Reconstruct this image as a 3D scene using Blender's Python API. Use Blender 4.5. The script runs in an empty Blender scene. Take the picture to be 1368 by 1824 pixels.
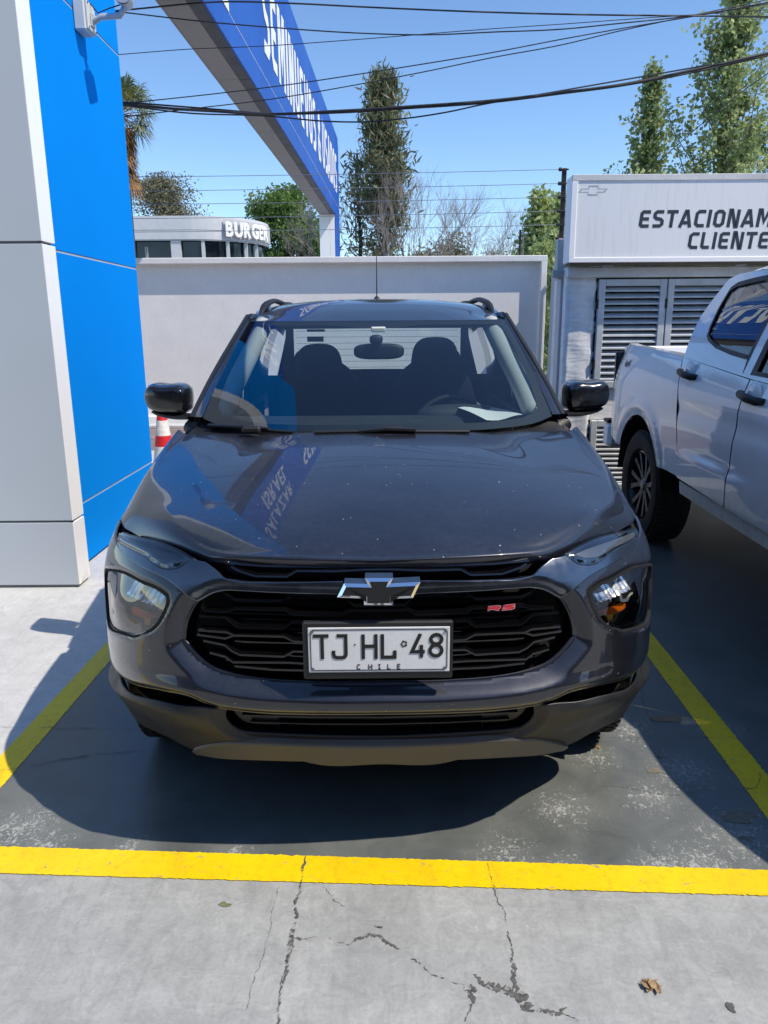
import bpy, bmesh, math, random
import numpy as np
from mathutils import Vector, Matrix
from mathutils.geometry import delaunay_2d_cdt

# ------------------------------------------------------------------ camera, sky, sun, exposure
scene = bpy.context.scene
W, H, F = 1368.0, 1824.0, 1340.0          # photograph frame and focal length, in its pixels
PITCH, ROLL, CAMZ = math.radians(14.0), 0.007, 1.5
_r = Vector((1, 0, 0)); _d = Vector((0, -math.sin(PITCH), -math.cos(PITCH)))
CF = Vector((0, math.cos(PITCH), -math.sin(PITCH)))
CR = _r * math.cos(ROLL) + _d * math.sin(ROLL)
CD = _d * math.cos(ROLL) - _r * math.sin(ROLL)
CAM = Vector((0, 0, CAMZ))
cam_data = bpy.data.cameras.new("camera")
cam = bpy.data.objects.new("camera", cam_data)
scene.collection.objects.link(cam)
cam.matrix_world = Matrix(((CR.x, -CD.x, -CF.x, CAM.x), (CR.y, -CD.y, -CF.y, CAM.y),
                           (CR.z, -CD.z, -CF.z, CAM.z), (0, 0, 0, 1)))
cam_data.sensor_fit = 'VERTICAL'
cam_data.sensor_height = 36.0
cam_data.lens = 36.0 * F / H
cam_data.clip_start = 0.05
cam_data.clip_end = 3000
scene.camera = cam

SUN_DIR = Vector((-0.66, 0.32, -1.0)).normalized()      # the way the light travels
world = bpy.data.worlds.new("World"); scene.world = world; world.use_nodes = True
wn = world.node_tree
sky = wn.nodes.new("ShaderNodeTexSky"); sky.sky_type = 'NISHITA'; sky.sun_disc = False
sky.sun_elevation = math.asin(-SUN_DIR.z)
sky.sun_rotation = math.atan2(-SUN_DIR.x, -SUN_DIR.y)
sky.altitude = 500; sky.air_density = 0.9; sky.dust_density = 0.1; sky.ozone_density = 3.0
bg = wn.nodes["Background"]; bg.inputs[1].default_value = 0.145
hs = wn.nodes.new("ShaderNodeHueSaturation"); hs.inputs['Saturation'].default_value = 1.08
wn.links.new(sky.outputs[0], hs.inputs['Color']); wn.links.new(hs.outputs[0], bg.inputs[0])
sun_data = bpy.data.lights.new("sun", 'SUN'); sun_data.energy = 3.3; sun_data.angle = math.radians(0.53)
sun_data.color = (1.0, 0.90, 0.775)
sun = bpy.data.objects.new("sun", sun_data); scene.collection.objects.link(sun)
sun.rotation_euler = SUN_DIR.to_track_quat('-Z', 'Y').to_euler(); sun.location = (6, -2, 12)
scene.view_settings.view_transform = 'Standard'; scene.view_settings.look = 'None'
scene.view_settings.exposure = 0.54; scene.view_settings.gamma = 1.0
scene.cycles.max_bounces = 10; scene.cycles.transparent_max_bounces = 16
scene.cycles.glossy_bounces = 6; scene.cycles.caustics_reflective = False; scene.cycles.caustics_refractive = False
scene.cycles.sample_clamp_indirect = 6.0

# ------------------------------------------------------------------ pixel <-> place
def ray(px, py):
    return CF + CR * ((px - W / 2) / F) + CD * ((py - H / 2) / F)
def atY(px, py, Y): d = ray(px, py); return CAM + d * (Y / d.y)
def atX(px, py, X): d = ray(px, py); return CAM + d * (X / d.x)
def atZ(px, py, Z=0.0): d = ray(px, py); return CAM + d * ((Z - CAMZ) / d.z)
def atP(px, py, p, n):
    d = ray(px, py); return CAM + d * ((Vector(p) - CAM).dot(n) / d.dot(n))
def proj(p):
    q = Vector(p) - CAM; z = q.dot(CF)
    return (W / 2 + F * q.dot(CR) / z, H / 2 + F * q.dot(CD) / z)

# ------------------------------------------------------------------ objects
COL = scene.collection
def thing(name, label, cat, loc=(0, 0, 0), group=None, rotz=0.0):
    o = bpy.data.objects.new(name, None); COL.objects.link(o)
    o.empty_display_size = 0.1
    o.location = loc; o.rotation_euler = (0, 0, rotz)
    o["label"] = label; o["category"] = cat
    if group: o["group"] = group
    o["_m"] = 0
    del o["_m"]
    return o
def tag(o, label, cat, group=None):
    o["label"] = label; o["category"] = cat
    if group: o["group"] = group
    return o
def link(name, me, mat=None, parent=None, local=False):
    """local=False: the mesh is in world coordinates and stays there under its parent"""
    o = bpy.data.objects.new(name, me); COL.objects.link(o)
    if mat is not None:
        me.materials.clear()
        for m in (mat if isinstance(mat, (list, tuple)) else [mat]): me.materials.append(m)
    if parent is not None:
        o.parent = parent
        if not local and parent.type == 'EMPTY':
            o.matrix_parent_inverse = (Matrix.Translation(parent.location) @ parent.rotation_euler.to_matrix().to_4x4()).inverted()
    return o
def mk(name, verts, faces, mat, parent=None, smooth=False, local=False, sharp=None, recalc=False):
    me = bpy.data.meshes.new(name)
    me.from_pydata([tuple(v) for v in verts], [], faces)
    if recalc:
        bm = bmesh.new(); bm.from_mesh(me); bmesh.ops.recalc_face_normals(bm, faces=bm.faces); bm.to_mesh(me); bm.free()
    if smooth:
        me.polygons.foreach_set("use_smooth", [True] * len(me.polygons))
        if sharp is not None: me.set_sharp_from_angle(angle=math.radians(sharp))
    me.update()
    return link(name, me, mat, parent, local)
def mk_bm(name, bm, mat, parent=None, smooth=False, local=False, sharp=None):
    me = bpy.data.meshes.new(name)
    bmesh.ops.recalc_face_normals(bm, faces=bm.faces)
    bm.to_mesh(me); bm.free()
    if smooth:
        me.polygons.foreach_set("use_smooth", [True] * len(me.polygons))
        if sharp is not None: me.set_sharp_from_angle(angle=math.radians(sharp))
    return link(name, me, mat, parent, local)
def structure(o): o["kind"] = "structure"; return o

def bm_box(bm, x0, x1, y0, y1, z0, z1, bev=0.0, M=None, seg=1):
    vs = [bm.verts.new(Vector(p)) for p in ((x0,y0,z0),(x1,y0,z0),(x1,y1,z0),(x0,y1,z0),(x0,y0,z1),(x1,y0,z1),(x1,y1,z1),(x0,y1,z1))]
    fs = [bm.faces.new([vs[i] for i in f]) for f in ((0,3,2,1),(4,5,6,7),(0,1,5,4),(1,2,6,5),(2,3,7,6),(3,0,4,7))]
    if bev > 0:
        es = list({e for f in fs for e in f.edges})
        r = bmesh.ops.bevel(bm, geom=es, offset=bev, segments=seg, affect='EDGES', profile=0.5)
        vs = list({v for f in r['faces'] for v in f.verts} | {v for v in vs if v.is_valid})
    if M is not None:
        for v in vs: v.co = M @ v.co
    return vs
def box(name, x0, x1, y0, y1, z0, z1, mat, parent=None, bev=0.0, local=False, M=None, seg=1):
    bm = bmesh.new(); bm_box(bm, x0, x1, y0, y1, z0, z1, bev, M, seg)
    return mk_bm(name, bm, mat, parent, local=local, smooth=bev > 0, sharp=30 if bev > 0 else None)
def obox(name, p, q, t, z0, z1, mat, parent=None, bev=0.0):
    """a box standing on the ground line p->q (2D), thick t to its left"""
    p = Vector((p[0], p[1], 0)); q = Vector((q[0], q[1], 0)); L = (q - p).length
    a = math.atan2(q.y - p.y, q.x - p.x)
    M = Matrix.Translation(p) @ Matrix.Rotation(a, 4, 'Z')
    return box(name, 0, L, 0, t, z0, z1, mat, parent, bev, M=M)
def tube_geo(path, rad, sides=6, cap=True, flat=None):
    """rings along a path; rad is a number or a list"""
    P = [Vector(p) for p in path]; n = len(P)
    R = rad if isinstance(rad, (list, tuple)) else [rad] * n
    verts, faces = [], []
    up = Vector((0, 0, 1)); prev = None
    for i in range(n):
        t = (P[min(i + 1, n - 1)] - P[max(i - 1, 0)])
        t = t.normalized() if t.length > 1e-9 else Vector((0, 0, 1))
        if prev is None:
            a = t.cross(up)
            if a.length < 0.05: a = t.cross(Vector((1, 0, 0)))
        else: a = prev - t * prev.dot(t)
        a.normalize(); prev = a; b = t.cross(a)
        for k in range(sides):
            th = 2 * math.pi * (k + 0.5) / sides
            sx, sy = (1, 1) if flat is None else flat
            verts.append(P[i] + a * (R[i] * sx * math.cos(th)) + b * (R[i] * sy * math.sin(th)))
    for i in range(n - 1):
        for k in range(sides):
            k2 = (k + 1) % sides
            faces.append((i * sides + k, i * sides + k2, (i + 1) * sides + k2, (i + 1) * sides + k))
    if cap:
        faces.append(tuple(range(sides))[::-1]); faces.append(tuple((n - 1) * sides + k for k in range(sides)))
    return verts, faces
def tube(name, path, rad, mat, parent=None, sides=8, local=False, smooth=True):
    v, f = tube_geo(path, rad, sides)
    return mk(name, v, f, mat, parent, smooth=smooth, local=local, sharp=60)
def cr(pts, n):
    """Catmull-Rom through pts, n samples evenly by parameter of chord length"""
    P = [np.array(p, float) for p in pts]
    if len(P) == 2: return [P[0] + (P[1] - P[0]) * t for t in np.linspace(0, 1, n)]
    d = [0]
    for a, b in zip(P, P[1:]): d.append(d[-1] + max(1e-9, np.linalg.norm(b - a)))
    d = np.array(d); out = []
    m = [None] * len(P)
    for i in range(len(P)):
        if i == 0: m[i] = (P[1] - P[0]) / (d[1] - d[0])
        elif i == len(P) - 1: m[i] = (P[-1] - P[-2]) / (d[-1] - d[-2])
        else:
            h0, h1 = d[i] - d[i-1], d[i+1] - d[i]
            s0, s1 = (P[i] - P[i-1]) / h0, (P[i+1] - P[i]) / h1
            m[i] = (s0 * h1 + s1 * h0) / (h0 + h1)
    for s in np.linspace(0, d[-1], n):
        i = int(min(max(np.searchsorted(d, s) - 1, 0), len(P) - 2)); h = d[i+1] - d[i]; t = (s - d[i]) / h
        out.append((2*t**3 - 3*t**2 + 1) * P[i] + (t**3 - 2*t**2 + t) * h * m[i] + (-2*t**3 + 3*t**2) * P[i+1] + (t**3 - t**2) * h * m[i+1])
    return out
def grid_faces(nu, nv, off=0):
    return [(off + j * nu + i, off + j * nu + i + 1, off + (j + 1) * nu + i + 1, off + (j + 1) * nu + i) for j in range(nv - 1) for i in range(nu - 1)]
def loft(rows, nu, nv):
    """rows: polylines of 3D points -> smooth grid"""
    R = [cr(r, nu) for r in rows]
    cols = [cr([R[j][i] for j in range(len(R))], nv) if len(R) > 2 else [R[0][i] + (R[1][i] - R[0][i]) * t for t in np.linspace(0, 1, nv)] for i in range(nu)]
    verts = [cols[i][j] for j in range(nv) for i in range(nu)]
    return verts, grid_faces(nu, nv)
def text_mesh(body, size=1.0, extrude=0.01, offset=0.0, sx=1.0, shear=0.0, align='LEFT', bevel=0.0, space=1.0, line=1.0):
    cu = bpy.data.curves.new("txt", 'FONT'); cu.body = body; cu.size = size; cu.extrude = extrude
    cu.offset = offset; cu.shear = shear; cu.align_x = align; cu.bevel_depth = bevel; cu.space_character = space
    cu.space_line = line; cu.resolution_u = 3
    ob = bpy.data.objects.new("txt", cu); COL.objects.link(ob)
    bpy.context.view_layer.update()
    me = bpy.data.meshes.new_from_object(ob.evaluated_get(bpy.context.evaluated_depsgraph_get()))
    bpy.data.objects.remove(ob); bpy.data.curves.remove(cu)
    if sx != 1.0:
        me.transform(Matrix.Diagonal((sx, 1, 1, 1)))
    return me
def letters(text, mat, parent, place, slant=0.0, **kw):
    """one mesh object per letter; place(x, y, z) maps text space to the scene"""
    size = kw.get('size', 1.0)
    me = text_mesh(text, **kw)
    # split by letter: advance by measuring prefixes
    bpy.data.meshes.remove(me)
    x = 0.0; out = []
    for i, ch in enumerate(text):
        if ch == ' ': x += 0.32 * size * kw.get('sx', 1.0); continue
        m = text_mesh(ch, **kw)
        xs = [v.co.x for v in m.vertices]
        if not xs: continue
        x0, x1 = min(xs), max(xs)
        sh = x - x0
        for v in m.vertices: v.co = place(v.co.x + sh + slant * v.co.y, v.co.y, v.co.z)
        m.update()
        out.append(link('letter', m, mat, parent)); x += (x1 - x0) + kw.get('size', 1) * 0.085 * kw.get('sx', 1.0) * kw.get('space', 1.0)
    return out, x
def text_width(text, slant=0.0, **kw):
    x = 0.0; size = kw.get('size', 1.0)
    for ch in text:
        if ch == ' ': x += 0.32 * size * kw.get('sx', 1.0); continue
        m = text_mesh(ch, **kw); xs = [v.co.x for v in m.vertices]; bpy.data.meshes.remove(m)
        x += max(xs) - min(xs) + size * 0.085 * kw.get('sx', 1.0) * kw.get('space', 1.0)
    return x

# ------------------------------------------------------------------ materials
def srgb(r, g, b):
    f = lambda c: (c / 255 / 12.92) if c / 255 <= 0.04045 else ((c / 255 + 0.055) / 1.055) ** 2.4
    return (f(r), f(g), f(b), 1.0)
class NT:
    def __init__(s, name):
        s.m = bpy.data.materials.new(name); s.m.use_nodes = True; s.t = s.m.node_tree
        s.b = s.t.nodes["Principled BSDF"]; s.out = s.t.nodes["Material Output"]
    def n(s, typ, props=None, **inp):
        nd = s.t.nodes.new("ShaderNode" + typ)
        for k, v in (props or {}).items(): setattr(nd, k, v)
        for k, v in inp.items(): s.set(nd, k, v)
        return nd
    def set(s, nd, key, v):
        key = int(key[1:]) if key.startswith('_') else key.replace('__', ' ')
        sock = nd.inputs[key]
        if isinstance(v, bpy.types.NodeSocket): s.t.links.new(v, sock)
        elif isinstance(v, bpy.types.Node): s.t.links.new(v.outputs[0], sock)
        else: sock.default_value = v
    def P(s, **kw):
        for k, v in kw.items(): s.set(s.b, k, v)
        return s
    def obj(s): return s.n('TexCoord').outputs['Object']
    def scale(s, vec, sc, loc=(0, 0, 0), rot=(0, 0, 0)):
        return s.n('Mapping', Vector=vec, Scale=sc if isinstance(sc, tuple) else (sc, sc, sc), Location=loc, Rotation=rot).outputs[0]
    def noise(s, vec, scale=5, detail=4, rough=0.55, dist=0.0):
        return s.n('TexNoise', Vector=vec, Scale=scale, Detail=detail, Roughness=rough, Distortion=dist).outputs[0]
    def ramp(s, fac, stops, interp='LINEAR'):
        nd = s.n('ValToRGB', Fac=fac); r = nd.color_ramp; r.interpolation = interp
        while len(r.elements) < len(stops): r.elements.new(0.5)
        for e, (p, c) in zip(r.elements, stops):
            e.position = p; e.color = c if isinstance(c, tuple) else (c, c, c, 1)
        return nd.outputs[0]
    def mix(s, fac, a, b, blend='MIX'):
        nd = s.n('Mix', {'data_type': 'RGBA', 'blend_type': blend})
        s.set(nd, '_0', fac); s.set(nd, '_6', a); s.set(nd, '_7', b)
        return nd.outputs[2]
    def math(s, op, a, b=0.0, c=0.0, clamp=False):
        nd = s.n('Math', {'operation': op, 'use_clamp': clamp}); s.set(nd, '_0', a); s.set(nd, '_1', b); s.set(nd, '_2', c)
        return nd.outputs[0]
    def bump(s, h, strength=0.3, dist=0.01):
        s.set(s.b, 'Normal', s.n('Bump', Strength=strength, Distance=dist, Height=h).outputs[0]); return s
def simple(name, col, rough=0.5, metal=0.0, var=0.12, scale=3.0, bump=0.0, bscale=60, bdist=0.002, **kw):
    """a colour with a soft mottled variation, uneven roughness and optional fine relief"""
    t = NT(name); c = t.obj()
    f = t.noise(c, scale, 5, 0.6)
    lo = tuple(x * (1 - var) for x in col[:3]) + (1,); hi = tuple(min(1, x * (1 + var)) for x in col[:3]) + (1,)
    t.P(Base__Color=t.ramp(f, [(0.3, lo), (0.7, hi)]), Metallic=metal,
        Roughness=t.ramp(f, [(0.3, max(0.02, rough * 0.85)), (0.7, min(1, rough * 1.15))]))
    if bump > 0: t.bump(t.noise(c, bscale, 3), bump, bdist)
    t.P(**kw)
    return t.m

# ================================================================== ground, paint and structures
rng = random.Random(7)
def concrete(name, lo, hi, seed=0.0, rough=0.62, blotch=1.0):
    t = NT(name); c = t.scale(t.obj(), 1.0, loc=(seed, seed * 2, 0))
    big = t.noise(c, 0.55, 6, 0.6, 0.6); mid = t.noise(c, 3.5, 8, 0.65, 0.4); fine = t.noise(c, 90, 4, 0.7)
    v = t.math('ADD', t.math('MULTIPLY', big, 0.45), t.math('MULTIPLY', mid, 0.55))
    col = t.ramp(v, [(0.36, lo), (0.62, hi)])
    blot = t.noise(c, 13, 9, 0.72, 0.9)
    col = t.mix(t.ramp(blot, [(0.42, 0.0), (0.66, 0.55 * blotch)]), col, tuple(x * 0.78 for x in lo[:3]) + (1,))
    col = t.mix(t.ramp(t.noise(c, 30, 8, 0.75, 1.2), [(0.55, 0.0), (0.72, 0.5 * blotch)]), col, tuple(min(1, x * 1.15) for x in hi[:3]) + (1,))
    st = t.noise(t.scale(c, (9.0, 0.9, 1), rot=(0, 0, 0.5)), 3.0, 7, 0.7, 0.8)
    col = t.mix(t.ramp(st, [(0.5, 0.0), (0.72, 0.35 * (.3 + .7 * blotch))]), col, tuple(x * 0.72 for x in lo[:3]) + (1,))
    # pale trowel scuffs and brushed swirls
    sw = t.noise(t.scale(c, (1.6, 14, 1), rot=(0, 0, -0.25)), 4.0, 8, 0.75, 1.5)
    col = t.mix(t.ramp(sw, [(0.56, 0.0), (0.75, 0.4)]), col, tuple(min(1, x * 1.18) for x in hi[:3]) + (1,))
    # grime specks
    vo = t.n('TexVoronoi', Vector=c, Scale=7.0, Randomness=1.0).outputs[0]
    sp = t.math('MULTIPLY', t.ramp(vo, [(0.03, 1.0), (0.07, 0.0)]), t.ramp(t.noise(c, 2.3, 2), [(0.5, 0.0), (0.6, 1.0)]))
    col = t.mix(t.math('MULTIPLY', sp, 0.7), col, (0.13, 0.13, 0.12, 1))
    col = t.mix(t.ramp(fine, [(0.35, 0.22), (0.55, 0.0)]), col, tuple(x * 0.6 for x in lo[:3]) + (1,))
    t.P(Base__Color=col, Roughness=t.ramp(mid, [(0.3, rough - 0.12), (0.7, rough + 0.1)]), Specular__IOR__Level=0.4)
    h = t.math('ADD', t.math('MULTIPLY', fine, 0.5), mid)
    t.bump(h, 0.35, 0.004)
    return t.m
M_conc = concrete('concrete_grey', srgb(152, 154, 152), srgb(184, 186, 183))
M_conc_white = concrete('concrete_pale', srgb(192, 193, 192), srgb(212, 213, 212), 4.0)
M_walk = concrete('paving_red', srgb(122, 104, 102), srgb(160, 140, 136), 9.0, 0.8)

S = 400.0
ground = structure(mk('ground', [(-S, -S, 0), (S, -S, 0), (S, S, 0), (-S, S, 0)], [(0, 1, 2, 3)], M_conc))

def line2(p, q): p = Vector(p).xy; q = Vector(q).xy; return p, (q - p).normalized()
def isect(l1, l2):
    (p, d), (q, e) = l1, l2
    k = ((q.x - p.x) * e.y - (q.y - p.y) * e.x) / (d.x * e.y - d.y * e.x)
    return p + d * k
Lf_top = line2(atZ(0, 1509), atZ(1368, 1551)); Lf_bot = line2(atZ(0, 1557), atZ(1368, 1597))
Ll_out = line2(atZ(0, 1349), atZ(188, 1147)); Ll_in = line2(atZ(0, 1406), atZ(196, 1178))
Lr_out = line2(atZ(1368, 1384), atZ(1155.5, 1123)); Lr_in = line2(atZ(1368, 1461), atZ(1149, 1164))
def on(l, k): return l[0] + l[1] * k
Yb = 6.45
def atyl(l, y): return on(l, (y - l[0].y) / l[1].y)
def atxl(l, x): return on(l, (x - l[0].x) / l[1].x)
A = isect(Ll_out, Lf_top)
bay = [A, atxl(Lf_top, 7.0), Vector((7.0, Yb)), atyl(Ll_out, Yb)]

tb = NT('bay_paint_worn'); c = tb.obj()
n1 = tb.noise(c, 1.1, 6, 0.6, 0.5); n2 = tb.noise(c, 7, 8, 0.7, 0.6)
col = tb.ramp(tb.math('ADD', tb.math('MULTIPLY', n1, 0.5), tb.math('MULTIPLY', n2, 0.5)), [(0.36, srgb(84, 89, 87)), (0.64, srgb(110, 114, 111))])
# where tyres have worn the paint through: patches with soft edges, broken into flakes
patch = None
for (px, py, r) in [(1215, 1375, .26), (1120, 1300, .24), (1320, 1490, .30), (1160, 1420, .2), (1000, 1440, .22), (900, 1520, .2), (1180, 1545, .16), (1060, 1350, .2),
                    (30, 1480, .28), (80, 1505, .18), (230, 1515, .14), (1250, 1545, .2), (420, 1520, .1), (1010, 1550, .16), (1280, 1300, .2)]:
    g = atZ(px, py)
    d = tb.n('VectorMath', {'operation': 'DISTANCE'}, _0=c, _1=(g.x, g.y, 0)).outputs['Value']
    w = tb.math('SUBTRACT', 1.0, tb.math('DIVIDE', d, r), clamp=True)
    patch = w if patch is None else tb.math('MAXIMUM', patch, w)
broad = tb.ramp(tb.noise(c, 1.7, 3), [(0.52, 0.0), (0.75, 0.22)])
patch = tb.math('ADD', patch, broad, clamp=True)
fl = tb.noise(tb.scale(c, (1.0, 0.75, 1), rot=(0, 0, 0.8)), 70, 5, 0.75, 1.2)
thr = tb.math('SUBTRACT', fl, tb.math('SUBTRACT', 0.735, tb.math('MULTIPLY', patch, 0.24)))
flake = tb.ramp(thr, [(0.0, 0.0), (0.03, 1.0)])
col = tb.mix(tb.math('MULTIPLY', flake, 0.85), col, srgb(178, 180, 176))
scr = tb.noise(tb.scale(c, (22, 2.2, 1), rot=(0, 0, 0.35)), 4, 6, 0.7, 1.0)
col = tb.mix(tb.ramp(scr, [(0.62, 0.0), (0.75, 0.35)]), col, srgb(140, 146, 146))
col = tb.mix(tb.math('MULTIPLY', tb.ramp(patch, [(0.2, 0.0), (1.0, 0.5)]), n2), col, srgb(150, 154, 150))
tb.P(Base__Color=col, Roughness=tb.math('ADD', tb.math('MULTIPLY', flake, 0.3), tb.ramp(n2, [(0.3, 0.36), (0.7, 0.5)])), Specular__IOR__Level=0.5)
tb.bump(tb.math('SUBTRACT', tb.math('MULTIPLY', n2, 0.6), tb.math('MULTIPLY', flake, 0.6)), 0.35, 0.004)
M_bay = tb.m
structure(mk('painted_bay', [(p.x, p.y, 0.0016) for p in bay], [(0, 1, 2, 3)], M_bay))
pl = [atxl(Lf_bot, -9) + Vector((0, 0)), A, atyl(Ll_out, Yb), Vector((-2.2, 9.2)), Vector((-9, 9.2))]
structure(mk('pale_apron', [(p.x, p.y, 0.0012) for p in [atxl(Lf_top, -9), A, atyl(Ll_out, Yb), Vector((-1.4, 9.2)), Vector((-9, 9.2))]], [(0, 1, 2, 3, 4)], M_conc_white))
structure(mk('red_walkway', [(-9, 9.3, .004), (2.4, 9.3, .004), (2.4, 11.6, .004), (-9, 11.6, .004)], [(0, 1, 2, 3)], M_walk))

ty = NT('yellow_line_paint'); c = ty.obj()
f1 = ty.noise(c, 3, 5, 0.6); f2 = ty.noise(ty.scale(c, (1, 2.2, 1), rot=(0, 0, 0.05)), 26, 7, 0.72, 0.8)
col = ty.ramp(f1, [(0.3, srgb(236, 198, 4)), (0.7, srgb(248, 216, 8))])
col = ty.mix(ty.ramp(ty.noise(c, 40, 6, 0.7), [(0.5, 0.0), (0.8, 0.5)]), col, srgb(186, 146, 14))
chip = ty.ramp(f2, [(0.63, 0.0), (0.655, 1.0)])
col = ty.mix(ty.ramp(ty.noise(ty.scale(c, (2.2, .5, 1), rot=(0, 0, .1)), 3, 6, .7, .5), [(.52, 0.0), (.75, .45)]), col, srgb(176, 146, 36))
col = ty.mix(chip, col, srgb(150, 146, 140))
sp = ty.ramp(ty.n('TexVoronoi', Vector=c, Scale=16.0).outputs[0], [(0.035, 1.0), (0.06, 0.0)])
col = ty.mix(ty.math('MULTIPLY', sp, 0.8), col, srgb(80, 66, 30))
ty.P(Base__Color=col, Roughness=0.5); ty.bump(ty.math('SUBTRACT', f2, chip), 0.4, 0.003)
M_yellow = ty.m
def rough_strip(name, p0, p1, q1, q0, z, mat, jit=0.0011, step=0.008):
    """a painted stripe p0->p1 (one edge), q0->q1 (other edge) with ragged edges"""
    n = max(2, int((p1 - p0).length / step)); v = []
    for i in range(n + 1):
        t = i / n; a = p0.lerp(p1, t); b = q0.lerp(q1, t); u = (b - a).normalized()
        ja = rng.gauss(0, jit); jb = rng.gauss(0, jit)
        a = a + u * ja; b = b + u * jb; v += [(a.x, a.y, z), (b.x, b.y, z)]
    f = [(2*i, 2*i+1, 2*i+3, 2*i+2) for i in range(n)]
    return structure(mk(name, v, f, mat, recalc=True))
rough_strip('parking_line', atxl(Lf_bot, -3.2), atxl(Lf_bot, 3.6), atxl(Lf_top, 3.6), atxl(Lf_top, -3.2), 0.0032, M_yellow)
def side_line(lo, li):
    a = isect(lo, Lf_top); b = isect(li, Lf_top)
    rough_strip('parking_line', b, atyl(li, Yb - .1), atyl(lo, Yb - .1), a, 0.0032, M_yellow, 0.0012)
side_line(Ll_out, Ll_in); side_line(Lr_out, Lr_in)

# cracks, dirt and litter on the slab
tc = NT('crack_fill'); c = tc.obj()
tc.P(Base__Color=tc.ramp(tc.noise(c, 60, 5, 0.7), [(0.35, srgb(70, 70, 68)), (0.65, srgb(112, 111, 107))]), Roughness=0.95)
brk = tc.ramp(tc.noise(c, 45, 6, .75, .6), [(.50, 0.0), (.56, 1.0)])
tpn = tc.n('BsdfTransparent'); mxs = tc.n('MixShader', _0=brk)
tc.t.links.new(tc.b.outputs[0], mxs.inputs[1]); tc.t.links.new(tpn.outputs[0], mxs.inputs[2]); tc.t.links.new(mxs.outputs[0], tc.out.inputs[0])
M_crack = tc.m
def crack(pts, widths, z=0.0015, seed=0, name='crack', mat=None):
    """pts are pixels of the photograph on the ground; widths in millimetres"""
    r = random.Random(seed); P = [atZ(*p) for p in pts]; v = []; seg = []; z += seed * 2.5e-5
    for i in range(len(P) - 1):
        n = max(2, int((P[i+1] - P[i]).length / 0.004))
        for k in range(n): t = k / n; seg.append((P[i].lerp(P[i+1], t), (widths[i] + (widths[i+1] - widths[i]) * t) * .72))
    seg.append((P[-1], widths[-1])); off = 0; wl = wr = 0.5
    for i, (p, w) in enumerate(seg):
        t = (seg[min(i+1, len(seg)-1)][0] - seg[max(i-1, 0)][0]).normalized(); nrm = Vector((-t.y, t.x, 0))
        off = off * 0.9 + r.gauss(0, 0.0013); wl = min(1.1, max(0.08, wl + r.gauss(0, 0.16))); wr = min(1.1, max(0.08, wr + r.gauss(0, 0.16)))
        ja, jb = r.uniform(.45, 1.25), r.uniform(.45, 1.25)
        a = p + nrm * (off + w * 0.001 * wl * ja); b = p + nrm * (off - w * 0.001 * wr * jb)
        v += [(a.x, a.y, z), (b.x, b.y, z)]
    f = [(2*i, 2*i+1, 2*i+3, 2*i+2) for i in range(len(seg) - 1)]
    return mk(name, v, f, mat or M_crack, ground, recalc=True)
crack([(545,1523),(538,1545),(541,1562),(535,1578),(527,1600),(526,1632),(519,1662),(521,1680),(512,1715),(506,1750),(499,1792),(493,1830)], [3,7,4,5,9,7,8,12,10,9,8,8], z=.0044, seed=1)
crack([(522,1672),(516,1700),(508,1735),(500,1775)], [2,8,9,3], seed=21)
crack([(867,1540),(872,1560),(878,1582)], [2,5,6], z=.0044, seed=2)
crack([(878,1583),(885,1600),(900,1625),(903,1650),(909,1680),(912,1710),(910,1740),(920,1770),(938,1797)], [6,5,8,6,9,13,10,16,14], seed=3)
crack([(844,1736),(858,1752),(880,1762),(905,1772),(925,1785),(940,1800)], [6,14,26,32,30,18], seed=4)
crack([(938,1797),(970,1803),(1000,1805),(1012,1812),(1030,1822)], [8,10,14,6,3], seed=5)
crack([(1000,1804),(1008,1795)], [8,3], seed=51)
crack([(523,1671),(535,1672),(548,1671)], [6,14,3], seed=6)
crack([(548,1671),(580,1669),(600,1675),(622,1684)], [2,2.5,2,2], seed=7)
crack([(625,1684),(640,1672),(655,1663),(675,1667),(690,1678),(710,1692)], [3,8,10,12,14,10], seed=8)
crack([(668,1650),(682,1653)], [4,8], seed=81)
crack([(733,1708),(748,1716),(756,1729),(775,1738),(800,1748)], [4,8,10,22,4], seed=9)
crack([(800,1748),(822,1755),(836,1764)], [1.5,2,2], seed=10)
crack([(826,1760),(838,1762),(850,1764)], [6,18,8], seed=11)
crack([(840,1763),(845,1782),(838,1800),(828,1820)], [12,10,3,2], seed=12)
crack([(576,1578),(598,1602),(616,1616)], [1.5,1.5,1.2], seed=13)
crack([(497,1580),(478,1660),(460,1730),(443,1800)], [1.5,1.2,1.5,1.2], seed=14)
crack([(0,1374),(60,1366),(100,1356),(135,1350),(170,1345),(205,1342),(258,1340)], [2,3,6,9,4,7,2], z=.0044, seed=15)
crack([(0,1296),(60,1298),(110,1300),(180,1298),(262,1302)], [2,2,4,2,1.5], z=.0044, seed=16)
crack([(1138,1212),(1146,1245),(1152,1270),(1164,1293)], [2,2.5,2,2], z=.003, seed=17)
crack([(1060,1400),(1110,1404),(1160,1414),(1200,1420),(1260,1408),(1320,1407),(1345,1406)], [1.5,2,3,2,2,3,8], z=.0044, seed=18)
crack([(1345,1406),(1352,1390),(1350,1378)], [8,3,5], z=.0044, seed=19)
crack([(1080,1314),(1150,1313),(1230,1316),(1310,1317)], [1.5,2,2,2.5], z=.0044, seed=20)
crack([(1180,1213),(1230,1210)], [2,2.5], z=.0044, seed=22)
crack([(876,1500),(879,1525),(872,1540)], [2,2,2.5], z=.003, seed=23)
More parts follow.
